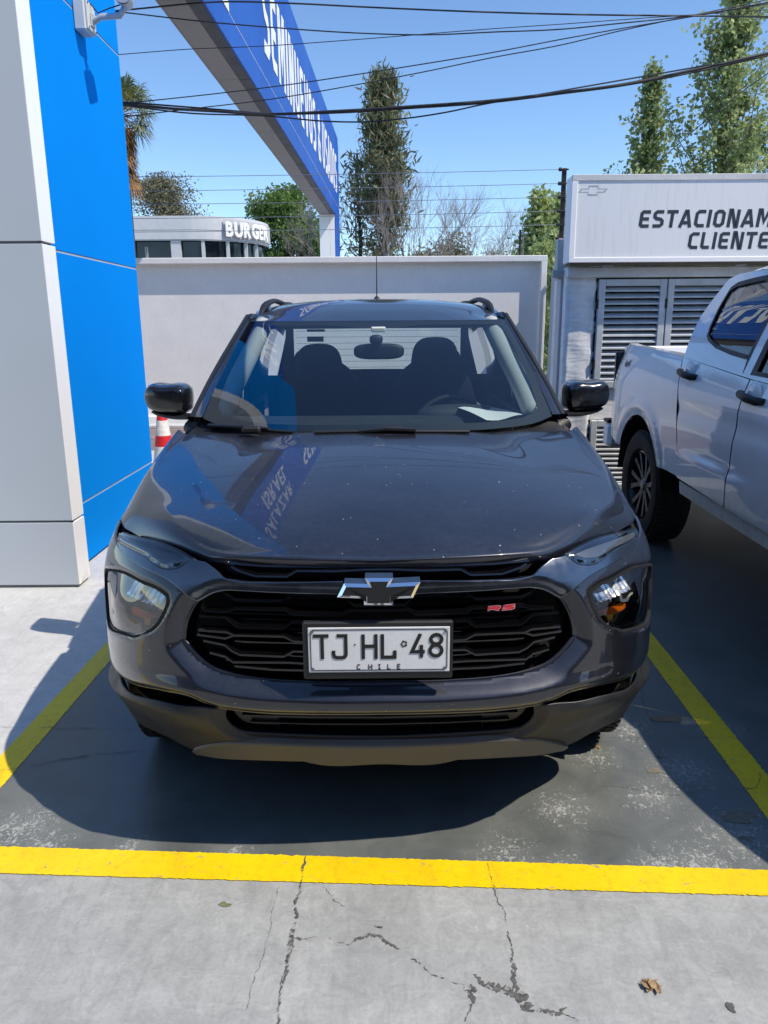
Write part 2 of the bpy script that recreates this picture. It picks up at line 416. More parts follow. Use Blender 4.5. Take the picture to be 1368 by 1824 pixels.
def blob(name, px, py, rx, ry, mat, parent, z=0.005, seed=0, h=0.0):
    r = random.Random(seed); g = atZ(px, py); n = 26; v = [(g.x, g.y, z + h)]
    ph = [r.uniform(0, 6.28) for _ in range(4)]
    for k in range(n):
        a = 2 * math.pi * k / n; q = 1 + sum(0.22 / (i + 1) * math.sin((i + 2) * a + ph[i]) for i in range(4)) + r.gauss(0, .07)
        v.append((g.x + rx * q * math.cos(a), g.y + ry * q * math.sin(a), z))
    return mk(name, v, [(0, 1 + k, 1 + (k + 1) % n) for k in range(n)], mat, parent, smooth=True)
M_rust = simple('rust_stain', srgb(150, 122, 98), 0.9, var=.25, scale=20)
M_mud = simple('mud_patch', srgb(118, 112, 98), 0.9, var=.3, scale=30, bump=.6)
M_tar = simple('tar_spot', srgb(92, 92, 90), 0.85, var=.2, scale=30, bump=.6)
blob('stain', 1190, 1281, .055, .028, M_rust, ground, .0032, 1)
blob('stain', 1316, 1456, .055, .03, M_mud, ground, .0032, 2)
blob('stain', 1166, 1374, .022, .018, M_mud, ground, .0032, 3)
blob('stain', 1174, 1350, .009, .007, M_tar, ground, .0032, 4)
blob('stain', 1300, 1795, .008, .012, M_tar, ground, .002, 5)
blob('stain', 1303, 1793, .007, .006, M_tar, ground, .0024, 6)
blob('stain', 1330, 1495, .02, .012, M_mud, ground, .0032, 8)
blob('stain', 400, 1612, .016, .009, simple('moss', srgb(112, 116, 84), .9, var=.3, scale=60), ground, .002, 9)
tl = NT('dry_leaf'); c = tl.obj(); tl.P(Base__Color=tl.ramp(tl.noise(c, 60, 3), [(.3, srgb(120, 96, 66)), (.7, srgb(176, 152, 116))]), Roughness=.85)
M_leafdry = tl.m
def debris(px, py, rx, ry, n, seed, label):
    r = random.Random(seed); g = atZ(px, py); V = []; Fc = []
    for i in range(n):
        a = r.uniform(0, 6.28); d = math.sqrt(r.random()); x = g.x + rx * d * math.cos(a); y = g.y + ry * d * math.sin(a)
        l = r.uniform(.008, .022); w = l * r.uniform(.25, .5); th = r.uniform(0, 6.28); z = .002 + r.random() * .005
        ux, uy = math.cos(th), math.sin(th); b = len(V)
        V += [(x - ux * l, y - uy * l, z), (x + uy * w, y - ux * w, z + r.uniform(0, .006)), (x + ux * l, y + uy * l, z + r.uniform(0, .008)), (x - uy * w, y + ux * w, z)]
        Fc.append((b, b + 1, b + 2, b + 3))
    return tag(mk('dry_leaf_scrap', V, Fc, M_leafdry), label, 'leaf litter')
debris(1160, 1758, .016, .009, 22, 3, 'crumpled dry leaf scrap on bare concrete, right of the cracks')
debris(1062, 1331, .009, .006, 5, 4, 'tiny tan leaf lying beside the dark pickup front tyre')
# ---------------------------------------------------------------- boundary wall
M_wall = concrete('white_wall_paint', srgb(226, 225, 222), srgb(236, 235, 232), 2.0, 0.75, .08)
M_wallcap = concrete('wall_cap_paint', srgb(218, 218, 215), srgb(236, 236, 233), 5.0, 0.7, .2)
WY = 11.5
wt = atY(610, 457, WY).z; xr = atY(975, 470, WY).x; bt = 0.085; bd = 0.14
wall = thing('boundary_wall', 'long white rendered wall with a proud border, behind the dark pickup', 'wall', (0, WY, 0))
box('wall_face', -12, xr - bt, WY + bd, WY + .25, 0, wt - bt, M_wall, wall)
box('top_border', -12, xr, WY, WY + .26, wt - bt, wt, M_wallcap, wall, .008)
box('side_border', xr - bt, xr, WY, WY + .255, 0, wt - bt, M_wallcap, wall, .006)
box('plinth', -12, xr - bt, WY + .03, WY + bd, 0, .16, M_wallcap, wall, .01)
box('footing', -12, xr - bt, WY - .2, WY + .03, 0, .05, M_conc_white, wall, .01)
M_pole = simple('galvanised_post', srgb(150, 152, 152), .5, .6, var=.15, scale=20)
pa = atY(262, 457, WY + .1)
fl_post = tag(tube('fence_stub', [(pa.x, pa.y, wt), (pa.x, pa.y, wt + .16)], .022, M_pole, None, 8), 'short grey pipe stub standing on the white wall, left end', 'pipe')
# ---------------------------------------------------------------- electric fence post with wires
M_dark = simple('dark_steel', srgb(52, 48, 48), .55, .5, var=.2, scale=20)
M_insul = simple('black_insulator', srgb(30, 30, 32), .4)
M_wire = simple('thin_wire', srgb(120, 130, 146), .45, .5)
ps = atY(998, 455, WY + .1); ptop = atY(997, 300, WY + .1)
fp = thing('electric_fence_post', 'dark angle-iron fence post with black insulators, left of the parking sign', 'post', (ps.x, ps.y, wt - .2))
box('pole', ps.x - .03, ps.x + .03, ps.y - .03, ps.y + .03, wt - .8, ptop.z, M_dark, fp, .004)
wz = []
for k, py in enumerate((303, 328, 352, 377, 401, 425)):
    z = atY(997, py, WY + .1).z; wz.append(z)
    tube('insulator', [(ps.x - .09, ps.y - .05, z), (ps.x - .05, ps.y - .05, z)], .026, M_insul, fp, 8)
    tube('insulator', [(ps.x - .05, ps.y - .05, z), (ps.x + .05, ps.y - .05, z)], .012, M_insul, fp, 8)
ordn = ['topmost', 'second from top', 'third from top', 'fourth from top', 'fifth from top']
for k, z in enumerate(wz[:5]):
    path = [(ps.x - .09 - (ps.x + 9) * t, ps.y - .05, z - .05 * 4 * t * (1 - t) - 0.02 * t) for t in np.linspace(0, 1, 14)]
    tag(tube('fence_wire', path, .0042, M_wire, None, 5), 'thin electric fence wire over the white wall, ' + ordn[k] + ' on its post', 'wire', 'electric fence wires')
p2_ = atY(926, 440, WY + .1)
tag(tube('fence_stake', [(p2_.x, p2_.y, wt), (p2_.x, p2_.y, wt + .36)], .016, M_dark, None, 6), 'thin dark stake on the white wall before the young poplar', 'stake')
tag(tube('fence_stake', [(p2_.x + .05, p2_.y, wt), (p2_.x + .03, p2_.y, wt + .42)], .008, M_pole, None, 6), 'slim pale rod on the white wall beside the dark stake', 'stake')

# ---------------------------------------------------------------- sign pillar on the left (near leg of the gantry)
tg = NT('grey_panel'); c = tg.obj()
tg.P(Base__Color=tg.ramp(tg.noise(c, 1.2, 3), [(.3, srgb(188, 197, 204)), (.7, srgb(192, 201, 208))]), Roughness=.85, Specular__IOR__Level=.2)
M_greyp = tg.m
tw = NT('white_panel'); c = tw.obj()
dirt = tw.ramp(tw.n('SeparateXYZ', Vector=c).outputs[2], [(0.0, 1.0), (0.12, 0.0)])
tw.P(Base__Color=tw.mix(tw.math('MULTIPLY', dirt, tw.ramp(tw.noise(c, 14, 5), [(.35, 0.0), (.7, .7)])), srgb(246, 247, 247), srgb(150, 144, 134)), Roughness=.35)
M_whitep = tw.m
tbl = NT('bright_blue_panel'); c = tbl.obj()
tbl.P(Base__Color=tbl.ramp(tbl.noise(c, 0.9, 4), [(.3, srgb(0, 132, 225)), (.7, srgb(0, 137, 231))]), Roughness=.9, Specular__IOR__Level=.06)
M_blue = tbl.m
M_joint = simple('joint_grey', srgb(120, 124, 126), .7)
M_backing = simple('panel_backing', srgb(70, 74, 78), .8)
BX, GX = -1.925, -1.80          # blue face, grey/white corner
GY0 = atZ(136, 1047).y; GY1 = atZ(156, 1031).y
BY1 = atX(271, 818, BX).y
zj = [0.02, .405, 1.935, 3.43, 4.95, 6.45, 7.9]
pil = thing('sign_pillar', 'tall sign pillar with grey and white edge and bright blue side, left of the pickup', 'sign pillar', (BX, GY1, 0))
box('core', -3.55, BX - .03, GY1 + .02, BY1 - .03, 0, 7.85, M_backing, pil)
box('core', -3.55, GX - .03, GY0 + .03, GY1 + .02, 0, 7.85, M_backing, pil)
for i in range(len(zj) - 1):
    z0, z1 = zj[i] + (.0 if i == 0 else .007), zj[i+1] - .007
    box('grey_panel', -3.6, GX - .003, GY0, GY0 + .03, z0, z1, M_greyp, pil, .0015)
    box('white_panel', GX - .03, GX, GY0 + .002, GY1, z0, z1, M_whitep, pil, .0015)
    box('blue_panel', BX - .03, BX, GY1 + .022, BY1, z0, z1, M_blue, pil, .0015)
    box('grey_panel', -3.6, BX - .031, BY1 - .03, BY1, z0, z1, M_greyp, pil, .0015)
box('joint', -3.58, GX - .012, GY0 + .012, GY0 + .03, 0, 7.85, M_joint, pil)
tjl = simple('joint_light', srgb(172, 178, 184), .6)
box('joint', BX - .03, BX - .004, GY1 + .03, BY1 - .01, 0.03, 7.85, tjl, pil)
# ---------------------------------------------------------------- security camera on the blue side
M_plast = simple('white_plastic', srgb(214, 214, 206), .4)
M_steelw = simple('white_bracket', srgb(190, 194, 196), .4, .2)
M_lens = NT('lens_glass'); M_lens.P(Base__Color=(.01, .01, .012, 1), Roughness=.05); M_lens = M_lens.m
scp = atX(138, 32, BX)
sc_ = thing('security_camera', 'small white bullet security camera on a box bracket, high on the blue pillar', 'security camera', (BX, scp.y, scp.z))
box('junction_box', BX, BX + .075, scp.y - .075, scp.y + .075, scp.z - .09, scp.z + .09, M_plast, sc_, .008)
box('lid', BX + .075, BX + .09, scp.y - .068, scp.y + .068, scp.z - .082, scp.z + .082, M_plast, sc_, .004)
for sy in (-1, 1):
    for sz in (-1, 1):
        tube('screw', [(BX + .088, scp.y + sy * .055, scp.z + sz * .068), (BX + .093, scp.y + sy * .055, scp.z + sz * .068)], .006, M_dark, sc_, 8)
box('arm_plate', BX + .09, BX + .1, scp.y - .03, scp.y + .03, scp.z - .055, scp.z + .02, M_steelw, sc_, .003)
tube('arm', [(BX + .095, scp.y, scp.z - .02), (BX + .15, scp.y, scp.z + .005), (BX + .27, scp.y, scp.z + .012), (BX + .3, scp.y, scp.z + .05)], [.022, .02, .02, .018], M_steelw, sc_, 10)
hd = Vector((BX + .31, scp.y - .01, scp.z + .1)); fw = Vector((.12, -1, -.12)).normalized()
tube('housing', [hd - fw * .09, hd - fw * .085, hd + fw * .06, hd + fw * .065], [.02, .042, .046, .044], M_steelw, sc_, 20)
tube('hood', [hd - fw * .05 + Vector((0, 0, .012)), hd + fw * .09 + Vector((0, 0, .012))], [.05, .052], M_steelw, sc_, 20)
tube('lens_ring', [hd + fw * .064, hd + fw * .072], [.044, .04], M_dark, sc_, 20)
tube('lens', [hd + fw * .07, hd + fw * .076], [.022, .018], M_lens, sc_, 16)
tube('cable', [(BX + .08, scp.y, scp.z + .09), (BX + .14, scp.y - .02, scp.z + .02), (BX + .2, scp.y + .02, scp.z + .06), tuple(hd - fw * .08)], .004, M_dark, sc_, 6)

# ---------------------------------------------------------------- gantry sign
tgb = NT('royal_blue_panel'); c = tgb.obj()
tgb.P(Base__Color=tgb.ramp(tgb.noise(c, .5, 4), [(.3, srgb(28, 84, 172)), (.7, srgb(36, 94, 184))]), Roughness=.5, Specular__IOR__Level=.3)
M_royal = tgb.m
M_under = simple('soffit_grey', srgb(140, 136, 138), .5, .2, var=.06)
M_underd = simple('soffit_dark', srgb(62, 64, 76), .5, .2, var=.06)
M_lett = simple('white_letter', srgb(240, 241, 242), .4, var=.02)
GYF = 27.0
gd = ray(719, 575); gd.z = 0; gd.normalize(); gn = Vector((gd.y, -gd.x, 0))     # along, outward (to the right)
gp = atY(603, 300, GYF)
zb = atP(596, 379, gp, gn).z; ztp = atP(602, 247, gp, gn).z
gw = (Vector(atP(596, 379, gp, gn)) - Vector(atZ(565, 377, zb))).dot(gn)
s_of = lambda Y: (Y - gp.y) / gd.y
sF, sN, sC = 0.0, s_of(4.7), s_of(25.4)
gan = thing('gantry_sign', 'huge blue overhead gantry sign with white lettering running over the wall', 'gantry sign', (gp.x, gp.y, 0))
GM = Matrix(((gd.x, -gn.x, 0, gp.x), (gd.y, -gn.y, 0, gp.y), (0, 0, 1, 0), (0, 0, 0, 1)))   # local: x along, y inwards (left), z up
def gbox(name, s0, s1, w0, w1, z0, z1, mat, bev=.003): return box(name, s0, s1, w0, w1, z0, z1, mat, gan, bev, M=GM)
gbox('beam_core', sN, sF - .02, .03, gw - .02, zb + .03, ztp - .03, M_backing, 0)
sp_ = 3.02; s = sF
while s > sN + .1:
    s0 = max(sN, s - sp_); zlo = zb
    if s > sC: pass
    hh = ztp - zb
    gbox('face_panel', s0 + .006, s - .006, 0, .028, zb + hh * .145, ztp - hh * .09, M_royal)
    gbox('face_panel', s0 + .006, s - .006, 0, .028, zb, zb + hh * .14, M_royal)
    gbox('trim_strip', s0 + .006, s - .006, .004, .028, zb + hh * .1405, zb + hh * .1445, M_whitep, 0)
    gbox('face_panel', s0 + .006, s - .006, .012, .028, ztp - hh * .088, ztp, M_royal)
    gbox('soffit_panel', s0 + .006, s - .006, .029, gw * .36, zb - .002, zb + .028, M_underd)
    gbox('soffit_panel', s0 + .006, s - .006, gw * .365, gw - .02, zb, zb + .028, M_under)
    gbox('back_panel', s0 + .006, s - .006, gw - .018, gw, zb, ztp, M_under)
    s = s0
gbox('end_panel', sF - .018, sF, .03, gw, zb, ztp, M_royal)
gbox('top_panel', sN, sF, .03, gw - .02, ztp - .03, ztp - .004, M_under)
for z0, z1 in ((0, 1.6), (1.61, 3.1), (3.11, zb - .004)):
    gbox('column_panel', sC, sF, 0, .028, z0, z1, M_royal)
    gbox('column_panel', sC, sC + .03, .03, gw * .36, z0, z1, M_whitep)
    gbox('column_panel', sC, sC + .03, gw * .37, gw, z0, z1, M_whitep)
    gbox('column_panel', sC + .032, sF, gw - .03, gw, z0, z1, M_whitep)
    gbox('column_panel', sF - .03, sF, .03, gw - .032, z0, z1, M_under)
gbox('column_core', sC + .04, sF - .04, .04, gw - .04, 0, zb, M_backing, 0)
hh = ztp - zb
def gplace(s0, z0, sc=1.0):
    def f(x, y, z): return Vector(GM @ Vector((s0 + x, -z - .006, z0 + y)))
    return f
txt = "SEMINUEVOS & USADOS"; sA = s_of(13.0); sB = s_of(26.3)
capH = .72          # capital height of the built-in font at size 1 is about .72
th = hh * .46; sz = th / .72
kw = dict(size=sz, extrude=.005, offset=.024 * sz, space=3.4)
w0 = text_width(txt, **kw); kx = (sB - sA) / w0
gantry_job = (txt, sA, sB - sA, zb + hh * .27, hh * .46)
th2 = hh * .30; sz2 = th2 / .72; kw2 = dict(size=sz2, extrude=.005, offset=.012 * sz2, space=1.6)
for t_, zf in (("SALAZAR", .53), ("ISRAEL", .14)):
    w2 = text_width(t_, **kw2); L_ = 4.0 * w2 / max(1e-6, text_width("SALAZAR", **kw2)); sE = s_of(10.6)
    letters(t_, M_lett, gan, lambda x, y, z, L_=L_, w2=w2, zf=zf: gplace(sE - L_, zb + hh * zf)(x * L_ / w2, y, z), **kw2)

# ---------------------------------------------------------------- louvred enclosure and parking sign on the right
EY = 6.6
tpl = NT('rough_white_plaster'); c = tpl.obj()
h1 = tpl.noise(c, 9, 6, .65); h2 = tpl.noise(tpl.scale(c, (1, 1, 6)), 7, 5, .6)
tpl.P(Base__Color=tpl.ramp(tpl.math('ADD', tpl.math('MULTIPLY', h1, .6), tpl.math('MULTIPLY', h2, .4)), [(.35, srgb(212, 211, 208)), (.6, srgb(238, 238, 236))]), Roughness=.85)
tpl.bump(tpl.math('ADD', h1, h2), .35, .012); M_plaster = tpl.m
M_alu = simple('louvre_aluminium', srgb(206, 210, 213), .4, .3, var=.1, scale=8)
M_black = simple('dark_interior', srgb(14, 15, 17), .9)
M_beam = concrete('enclosure_beam_white', srgb(196, 197, 197), srgb(230, 230, 229), 7.0, .7, .3)
ex = lambda px, py=600, Y=EY: atY(px, py, Y).x
ez = lambda py, px=1150, Y=EY: atY(px, py, Y).z
enc = thing('louvred_enclosure', 'white plastered utility enclosure with louvred metal doors behind the white pickup', 'enclosure', (ex(1010), EY, 0))
x_p0, x_p1 = ex(1006), ex(1058); EXR = 6.2
# plaster pillar with an uneven face
nv_, nu_ = 60, 14; V = []
rp = random.Random(3)
for j in range(nv_ + 1):
    z = ez(493) * j / nv_
    for i in range(nu_ + 1):
        u = i / nu_; x = x_p0 + (x_p1 - x_p0) * u
        y = EY - .004 * math.sin(7 * u + z * 3) - .002 * math.sin(23 * z + 5 * u) - rp.uniform(0, .002)
        if i == 0: x += rp.uniform(-.006, .004); y += .03
        if i == nu_: x += rp.uniform(-.012, .02); y += .03
        V.append((x, y, z))
mk('plaster_pillar', V, grid_faces(nu_ + 1, nv_ + 1), M_plaster, enc, smooth=True, recalc=False)
box('wall', x_p0, x_p1, EY + .03, EY + .5, 0, ez(494), M_plaster, enc)
box('beam', x_p0 - .01, EXR, EY - .05, EY + .5, ez(494), ez(475), M_beam, enc, .01)
box('wall', x_p1, EXR, EY + .4, EY + .5, 0, ez(494), M_beam, enc)
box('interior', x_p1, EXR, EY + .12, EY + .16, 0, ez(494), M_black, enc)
box('mid_beam', x_p1, EXR, EY + .02, EY + .11, ez(748), ez(690), M_plaster, enc, .008)
slat_me = {}
def louvre_door(x0, x1, z0, z1, n):
    fr = .055
    d = mk_bm('louvre_door', (lambda b: (bm_box(b, x0, x0 + fr, EY - .02, EY + .03, z0, z1, .004), bm_box(b, x1 - fr, x1, EY - .02, EY + .03, z0, z1, .004),
              bm_box(b, x0 + fr, x1 - fr, EY - .018, EY + .03, z0, z0 + fr, .004), bm_box(b, x0 + fr, x1 - fr, EY - .018, EY + .03, z1 - fr, z1, .004), b)[-1])(bmesh.new()), M_alu, enc)
    p = (z1 - z0 - 2 * fr) / n
    key = round(x1 - x0, 3)
    for k in range(n):
        z = z0 + fr + p * (k + .5)
        if key not in slat_me:
            b = bmesh.new(); Lx = x1 - x0 - 2 * fr
            prof = [(-.012, -.020), (-.012, -.008), (.030, .022), (.036, .022), (.036, .018), (-.004, -.011), (-.004, -.020)]
            a_ = [b.verts.new((0, y, zz)) for y, zz in prof]; c_ = [b.verts.new((Lx, y, zz)) for y, zz in prof]
            m_ = len(prof)
            for q in range(m_): b.faces.new((a_[q], a_[(q+1) % m_], c_[(q+1) % m_], c_[q]))
            b.faces.new(a_); b.faces.new(c_[::-1])
            bmesh.ops.recalc_face_normals(b, faces=b.faces)
            me = bpy.data.meshes.new('slat'); b.to_mesh(me); b.free(); me.materials.append(M_alu); slat_me[key] = me
        o = bpy.data.objects.new('slat', slat_me[key]); COL.objects.link(o); o.parent = d; o.location = (x0 + fr, EY, z)
    for zz in (z0 + .2, z1 - .2):
        h = tube('hinge', [(x0 - .008, EY - .02, zz - .04), (x0 - .008, EY - .02, zz + .04)], .011, M_dark, d, 8)
    return d
dx = [(ex(1061), ex(1180)), (ex(1182), ex(1297)), (ex(1300), ex(1416)), (ex(1419), ex(1535))]
for a_, b_ in dx:
    louvre_door(a_, b_, ez(690), ez(497), 15)
    louvre_door(a_, b_, .05, ez(748), 12)
M_postg = simple('post_grey_paint', srgb(176, 180, 184), .5, .2, var=.08)
pst = thing('steel_corner_post', 'grey steel corner post between the white wall and the plaster pillar', 'post', (ex(995), EY + .2, 0))
box('column', ex(985, 700, EY + .25), ex(1005, 700, EY + .25), EY + .15, EY + .3, 0, ez(493), M_postg, pst, .006)
box('upper_column', ex(991, 470, EY + .2), ex(1009, 470, EY + .2), EY + .16, EY + .28, ez(493) , ez(420), M_postg, pst, .006)
box('bracket', ex(984), ex(1012), EY + .1, EY + .149, ez(492), ez(478), M_postg, pst, .005)
# corrugated side fence from the wall to the enclosure
cf = thing('corrugated_fence', 'grey corrugated metal sheet fence between the wall end and corner post', 'fence', (xr + .03, WY, 0))
p0 = Vector((atY(981, 600, WY - .05).x, WY - .05)); p1 = Vector((ex(992, 600, EY + .7), EY + .7)); V = []; n = 60
for i in range(n + 1):
    q = p0.lerp(p1, i / n); dn = Vector((-(p1 - p0).y, (p1 - p0).x)).normalized(); o_ = .03 * (1 if (i // 2) % 2 else -1)
    for z in (0, 2.15): V.append((q.x + dn.x * o_, q.y + dn.y * o_, z))
mk('sheet', V, [(2*i, 2*i+2, 2*i+3, 2*i+1) for i in range(n)], M_postg, cf)
obox('top_rail', p0, p1, .06, 2.15, 2.2, M_postg, cf, .004)
# sign box
SY = 6.42
sx0, sx1 = atY(1016, 400, SY).x, 5.05
sz0, sz1 = atY(1200, 466, SY).z, atY(1200, 310, SY).z
tsn = NT('sign_face_white'); c = tsn.obj()
dr = tsn.noise(tsn.scale(c, (6, 1, .5)), 5, 5, .6)
tsn.P(Base__Color=tsn.mix(tsn.ramp(dr, [(.5, 0.0), (.75, .35)]), srgb(238, 240, 242), srgb(208, 208, 204)), Roughness=.35)
M_signf = tsn.m
M_signt = simple('sign_text_charcoal', srgb(52, 60, 70), .5, var=.1, scale=12)
M_ghost = simple('faded_decal', srgb(176, 180, 184), .5, var=.2, scale=40)
psn = thing('parking_sign', 'white box sign with charcoal lettering above the louvred enclosure', 'sign', (sx0, SY, sz0))
fr = .045
box('sign_body', sx0, sx1, SY + .02, SY + .2, sz0, sz1, M_whitep, psn, .004)
box('sign_face', sx0 + fr, sx1 - fr, SY + .008, SY + .0199, sz0 + fr * .8, sz1 - fr, M_signf, psn)
box('frame_edge', sx0, sx1, SY, SY + .0198, sz1 - fr, sz1 + .002, M_beam, psn, .003)
box('frame_edge', sx0, sx1, SY, SY + .0198, sz0 - .002, sz0 + fr * .8, M_whitep, psn, .003)
box('frame_edge', sx0 - .002, sx0 + fr, SY, SY + .0198, sz0 + fr * .8, sz1 - fr, M_whitep, psn, .003)
box('frame_edge', sx1 - fr, sx1 + .002, SY, SY + .0198, sz0 + fr * .8, sz1 - fr, M_whitep, psn, .003)
M_under2 = simple('weathered_edge', srgb(96, 92, 82), .8, var=.3, scale=20)
box('drip_edge', sx0 + .02, sx1, SY + .03, SY + .19, sz0 - .02, sz0 - .0025, M_under2, psn)
for q in (sx0 + .3, sx0 + 1.4, sx0 + 2.6): box('support', q, q + .08, SY + .06, SY + .16, ez(476), sz0 - .021, M_postg, psn)
sign_jobs = []
for t_, xa, xb, ya, yb in (("ESTACIONAMIENTO", 1137, 1482, 373, 404.5), ("CLIENTES", 1224, 1392, 413, 443)):
    pa, pb = atY(xa, yb, SY), atY(xb, yb - 2, SY); hgt = atY(1300, ya, SY).z - atY(1300, yb, SY).z
    sign_jobs.append((t_, pa.x, atY(1300, yb, SY).z, pb.x - pa.x, hgt))
def bowtie(cx, cz, w, h):
    """outline of a squat cross with slanted ends, in (x, z)"""
    s = h * .30; a = w / 2; c1 = w * .155; c2 = w * .13; vv = h * .5; sl = w * .10
    return [(cx - a + sl, cz + s * .62), (cx - c1, cz + s * .62), (cx - c1 + .0, cz + vv), (cx + c1 + .02 * w, cz + vv), (cx + c1 + .02 * w, cz + s * .62), (cx + a, cz + s * .62),
            (cx + a - sl, cz - s * .62), (cx + c1, cz - s * .62), (cx + c1, cz - vv), (cx - c1 - .02 * w, cz - vv), (cx - c1 - .02 * w, cz - s * .62), (cx - a, cz - s * .62)]
pc = atY(1057, 339, SY); out = bowtie(pc.x, pc.z, .235, .075); inn = bowtie(pc.x, pc.z, .205, .055)
n = len(out); V = [(x, SY + .0068, z) for x, z in out] + [(x, SY + .0068, z) for x, z in inn]
mk('faded_emblem', V, [(i, (i + 1) % n, n + (i + 1) % n, n + i) for i in range(n)], M_ghost, psn)

# ---------------------------------------------------------------- round-fronted restaurant beyond the wall
BYc = 36.0; bc = atY(358, 400, BYc); R = 3.0
zt = atY(330, 384, BYc - R).z; zf = atY(330, 426, BYc - R).z; zf2 = atY(330, 410, BYc - R).z
M_fascia = simple('fascia_white', srgb(206, 208, 210), .5, var=.06)
M_fasc2 = simple('fascia_grey', srgb(182, 184, 188), .5, var=.06)
tgl = NT('dark_window_glass'); c = tgl.obj()
tgl.P(Base__Color=tgl.ramp(tgl.noise(c, .8, 3), [(.35, srgb(22, 30, 36)), (.7, srgb(52, 66, 70))]), Roughness=.06)
M_winglass = tgl.m
res = thing('restaurant', 'low white restaurant with a curved front and BURGER lettering beyond the wall', 'building', (bc.x, BYc - R, 0))
def arc_band(name, r0, z0, z1, a0, a1, n, mat, left=None):
    V = []; pts = []
    if left is not None: pts.append((left, bc.y - r0))
    for k in range(n + 1):
        a = a0 + (a1 - a0) * k / n; pts.append((bc.x + r0 * math.sin(a), bc.y - r0 * math.cos(a)))
    for (x, y) in pts: V += [(x, y, z0), (x, y, z1)]
    m = len(pts)
    return mk(name, V, [(2*i, 2*i+2, 2*i+3, 2*i+1) for i in range(m - 1)], mat, res, smooth=False)
arc_band('fascia', R, zf2 + .02, zt, 0, math.pi * .92, 30, M_fascia, bc.x - 12)
arc_band('fascia_skirt', R, zf, zf2, 0, math.pi * .92, 30, M_fascia, bc.x - 12)
arc_band('fascia_joint', R - .03, zf, zt - .02, 0, math.pi * .92, 30, M_joint, bc.x - 12)
arc_band('window_glass', R - .25, .8, zf + .05, 0, math.pi * .92, 24, M_winglass, bc.x - 12)
arc_band('base_wall', R - .1, 0, .8, 0, math.pi * .92, 24, M_fascia, bc.x - 12)
mk('roof', [(bc.x - 12, bc.y - R, zt - .05), (bc.x - 12, bc.y + R, zt - .05)] + [(bc.x + R * math.sin(a), bc.y - R * math.cos(a), zt - .05) for a in np.linspace(math.pi, 0, 24)], [tuple(range(26))], M_fascia, res)
arc_band('soffit_edge', R - .02, zf - .05, zf + .01, 0, math.pi * .92, 30, M_fasc2, bc.x - 12)
for px, w in ((314, .42), (368, .13), (411, .13), (443, .13), (461, .13), (236, .2)):
    q = atY(px, 440, bc.y - R + .12)
    if q.x < bc.x: x, y = q.x, q.y
    else:
        a = min(np.linspace(0, 1.5, 300), key=lambda t: abs(proj((bc.x + (R - .12) * math.sin(t), bc.y - (R - .12) * math.cos(t), 2.5))[0] - px))
        x = bc.x + (R - .12) * math.sin(a); y = bc.y - (R - .12) * math.cos(a)
    box('mullion', x - w / 2, x + w / 2, y - .06, y + .06, .8, zf, M_fascia, res)
# lettering round the curve on a pale backing board
kw = dict(size=.56 / .72, extrude=.04, offset=.035)
wb = text_width("BURGER", **kw); a0, a1 = math.radians(31), math.radians(77)
ks = (a1 - a0) * (R + .12) / wb; zL = atY(420, 421, BYc - R * .8).z
def cpl(x, y, z):
    a = a0 + x * ks / (R + .12); r = R + .16 + z; return Vector((bc.x + r * math.sin(a), bc.y - r * math.cos(a), zL + y))
letters("BURGER", M_lett, res, cpl, **kw)
arc_band('letter_board', R + .06, zL - .08, zL + .64, a0 - .02, math.radians(95), 16, M_fasc2)

# ---------------------------------------------------------------- unseen dark glazed building, added for the bumper and lamps to reflect
M_clad2 = simple('dark_grey_cladding', srgb(58, 60, 64), .6, var=.1)
shw = thing('added_showroom', 'unseen dark glazed building added behind the camera for the dark pickup bumper to reflect', 'building', (0, -8.0, 0))
SYF = -8.0
box('wall', -17, 17, SYF - 9, SYF - .3, 0, 6.4, M_clad2, shw)
box('fascia', -17.2, 17.2, SYF - .3, SYF + .9, 5.0, 6.4, M_clad2, shw, .02)
for k in range(12):
    x0 = -16.8 + k * 2.8
    box('window_pane', x0 + .06, x0 + 2.74, SYF - .25, SYF - .2, .35, 4.95, M_winglass, shw)
    box('mullion', x0 - .06, x0 + .06, SYF - .28, SYF - .1, 0, 5.0, M_clad2, shw)
box('plinth', -17, 17, SYF - .29, SYF - .08, 0, .34, M_clad2, shw)

# ================================================================== trees beyond the wall
def leaf_mat(name, dark, light, trans=0.3, scale=1.6):
    t = NT(name); c = t.obj()
    n = t.math('ADD', t.math('MULTIPLY', t.noise(c, scale, 3), .6), t.math('MULTIPLY', t.noise(c, scale * 12, 2), .4))
    col = t.ramp(n, [(.35, dark), (.62, light)])
    t.P(Base__Color=col, Roughness=.5, Specular__IOR__Level=.35)
    tr = t.n('BsdfTranslucent', Color=t.mix(.5, col, light)); mx = t.n('MixShader', _0=trans)
    t.t.links.new(t.b.outputs[0], mx.inputs[1]); t.t.links.new(tr.outputs[0], mx.inputs[2]); t.t.links.new(mx.outputs[0], t.out.inputs[0])
    return t.m
M_bark = simple('bark_grey', srgb(104, 94, 84), .9, var=.3, scale=8, bump=.5, bscale=30, bdist=.02)
M_barkd = simple('bark_dark', srgb(66, 54, 46), .9, var=.3, scale=8)
M_twig = simple('bare_twig', srgb(150, 142, 136), .9, var=.2)
M_pop = leaf_mat('poplar_leaf', srgb(98, 118, 70), srgb(190, 203, 138), .42)
M_con = leaf_mat('silky_oak_leaf', srgb(64, 72, 54), srgb(136, 138, 100), .25)
M_grn = leaf_mat('green_tree_leaf', srgb(56, 84, 44), srgb(124, 152, 78), .3)
M_olv = leaf_mat('olive_leaf', srgb(84, 88, 70), srgb(142, 140, 112), .25)
M_palm = leaf_mat('palm_leaf', srgb(62, 76, 40), srgb(142, 146, 84), .25, 3)
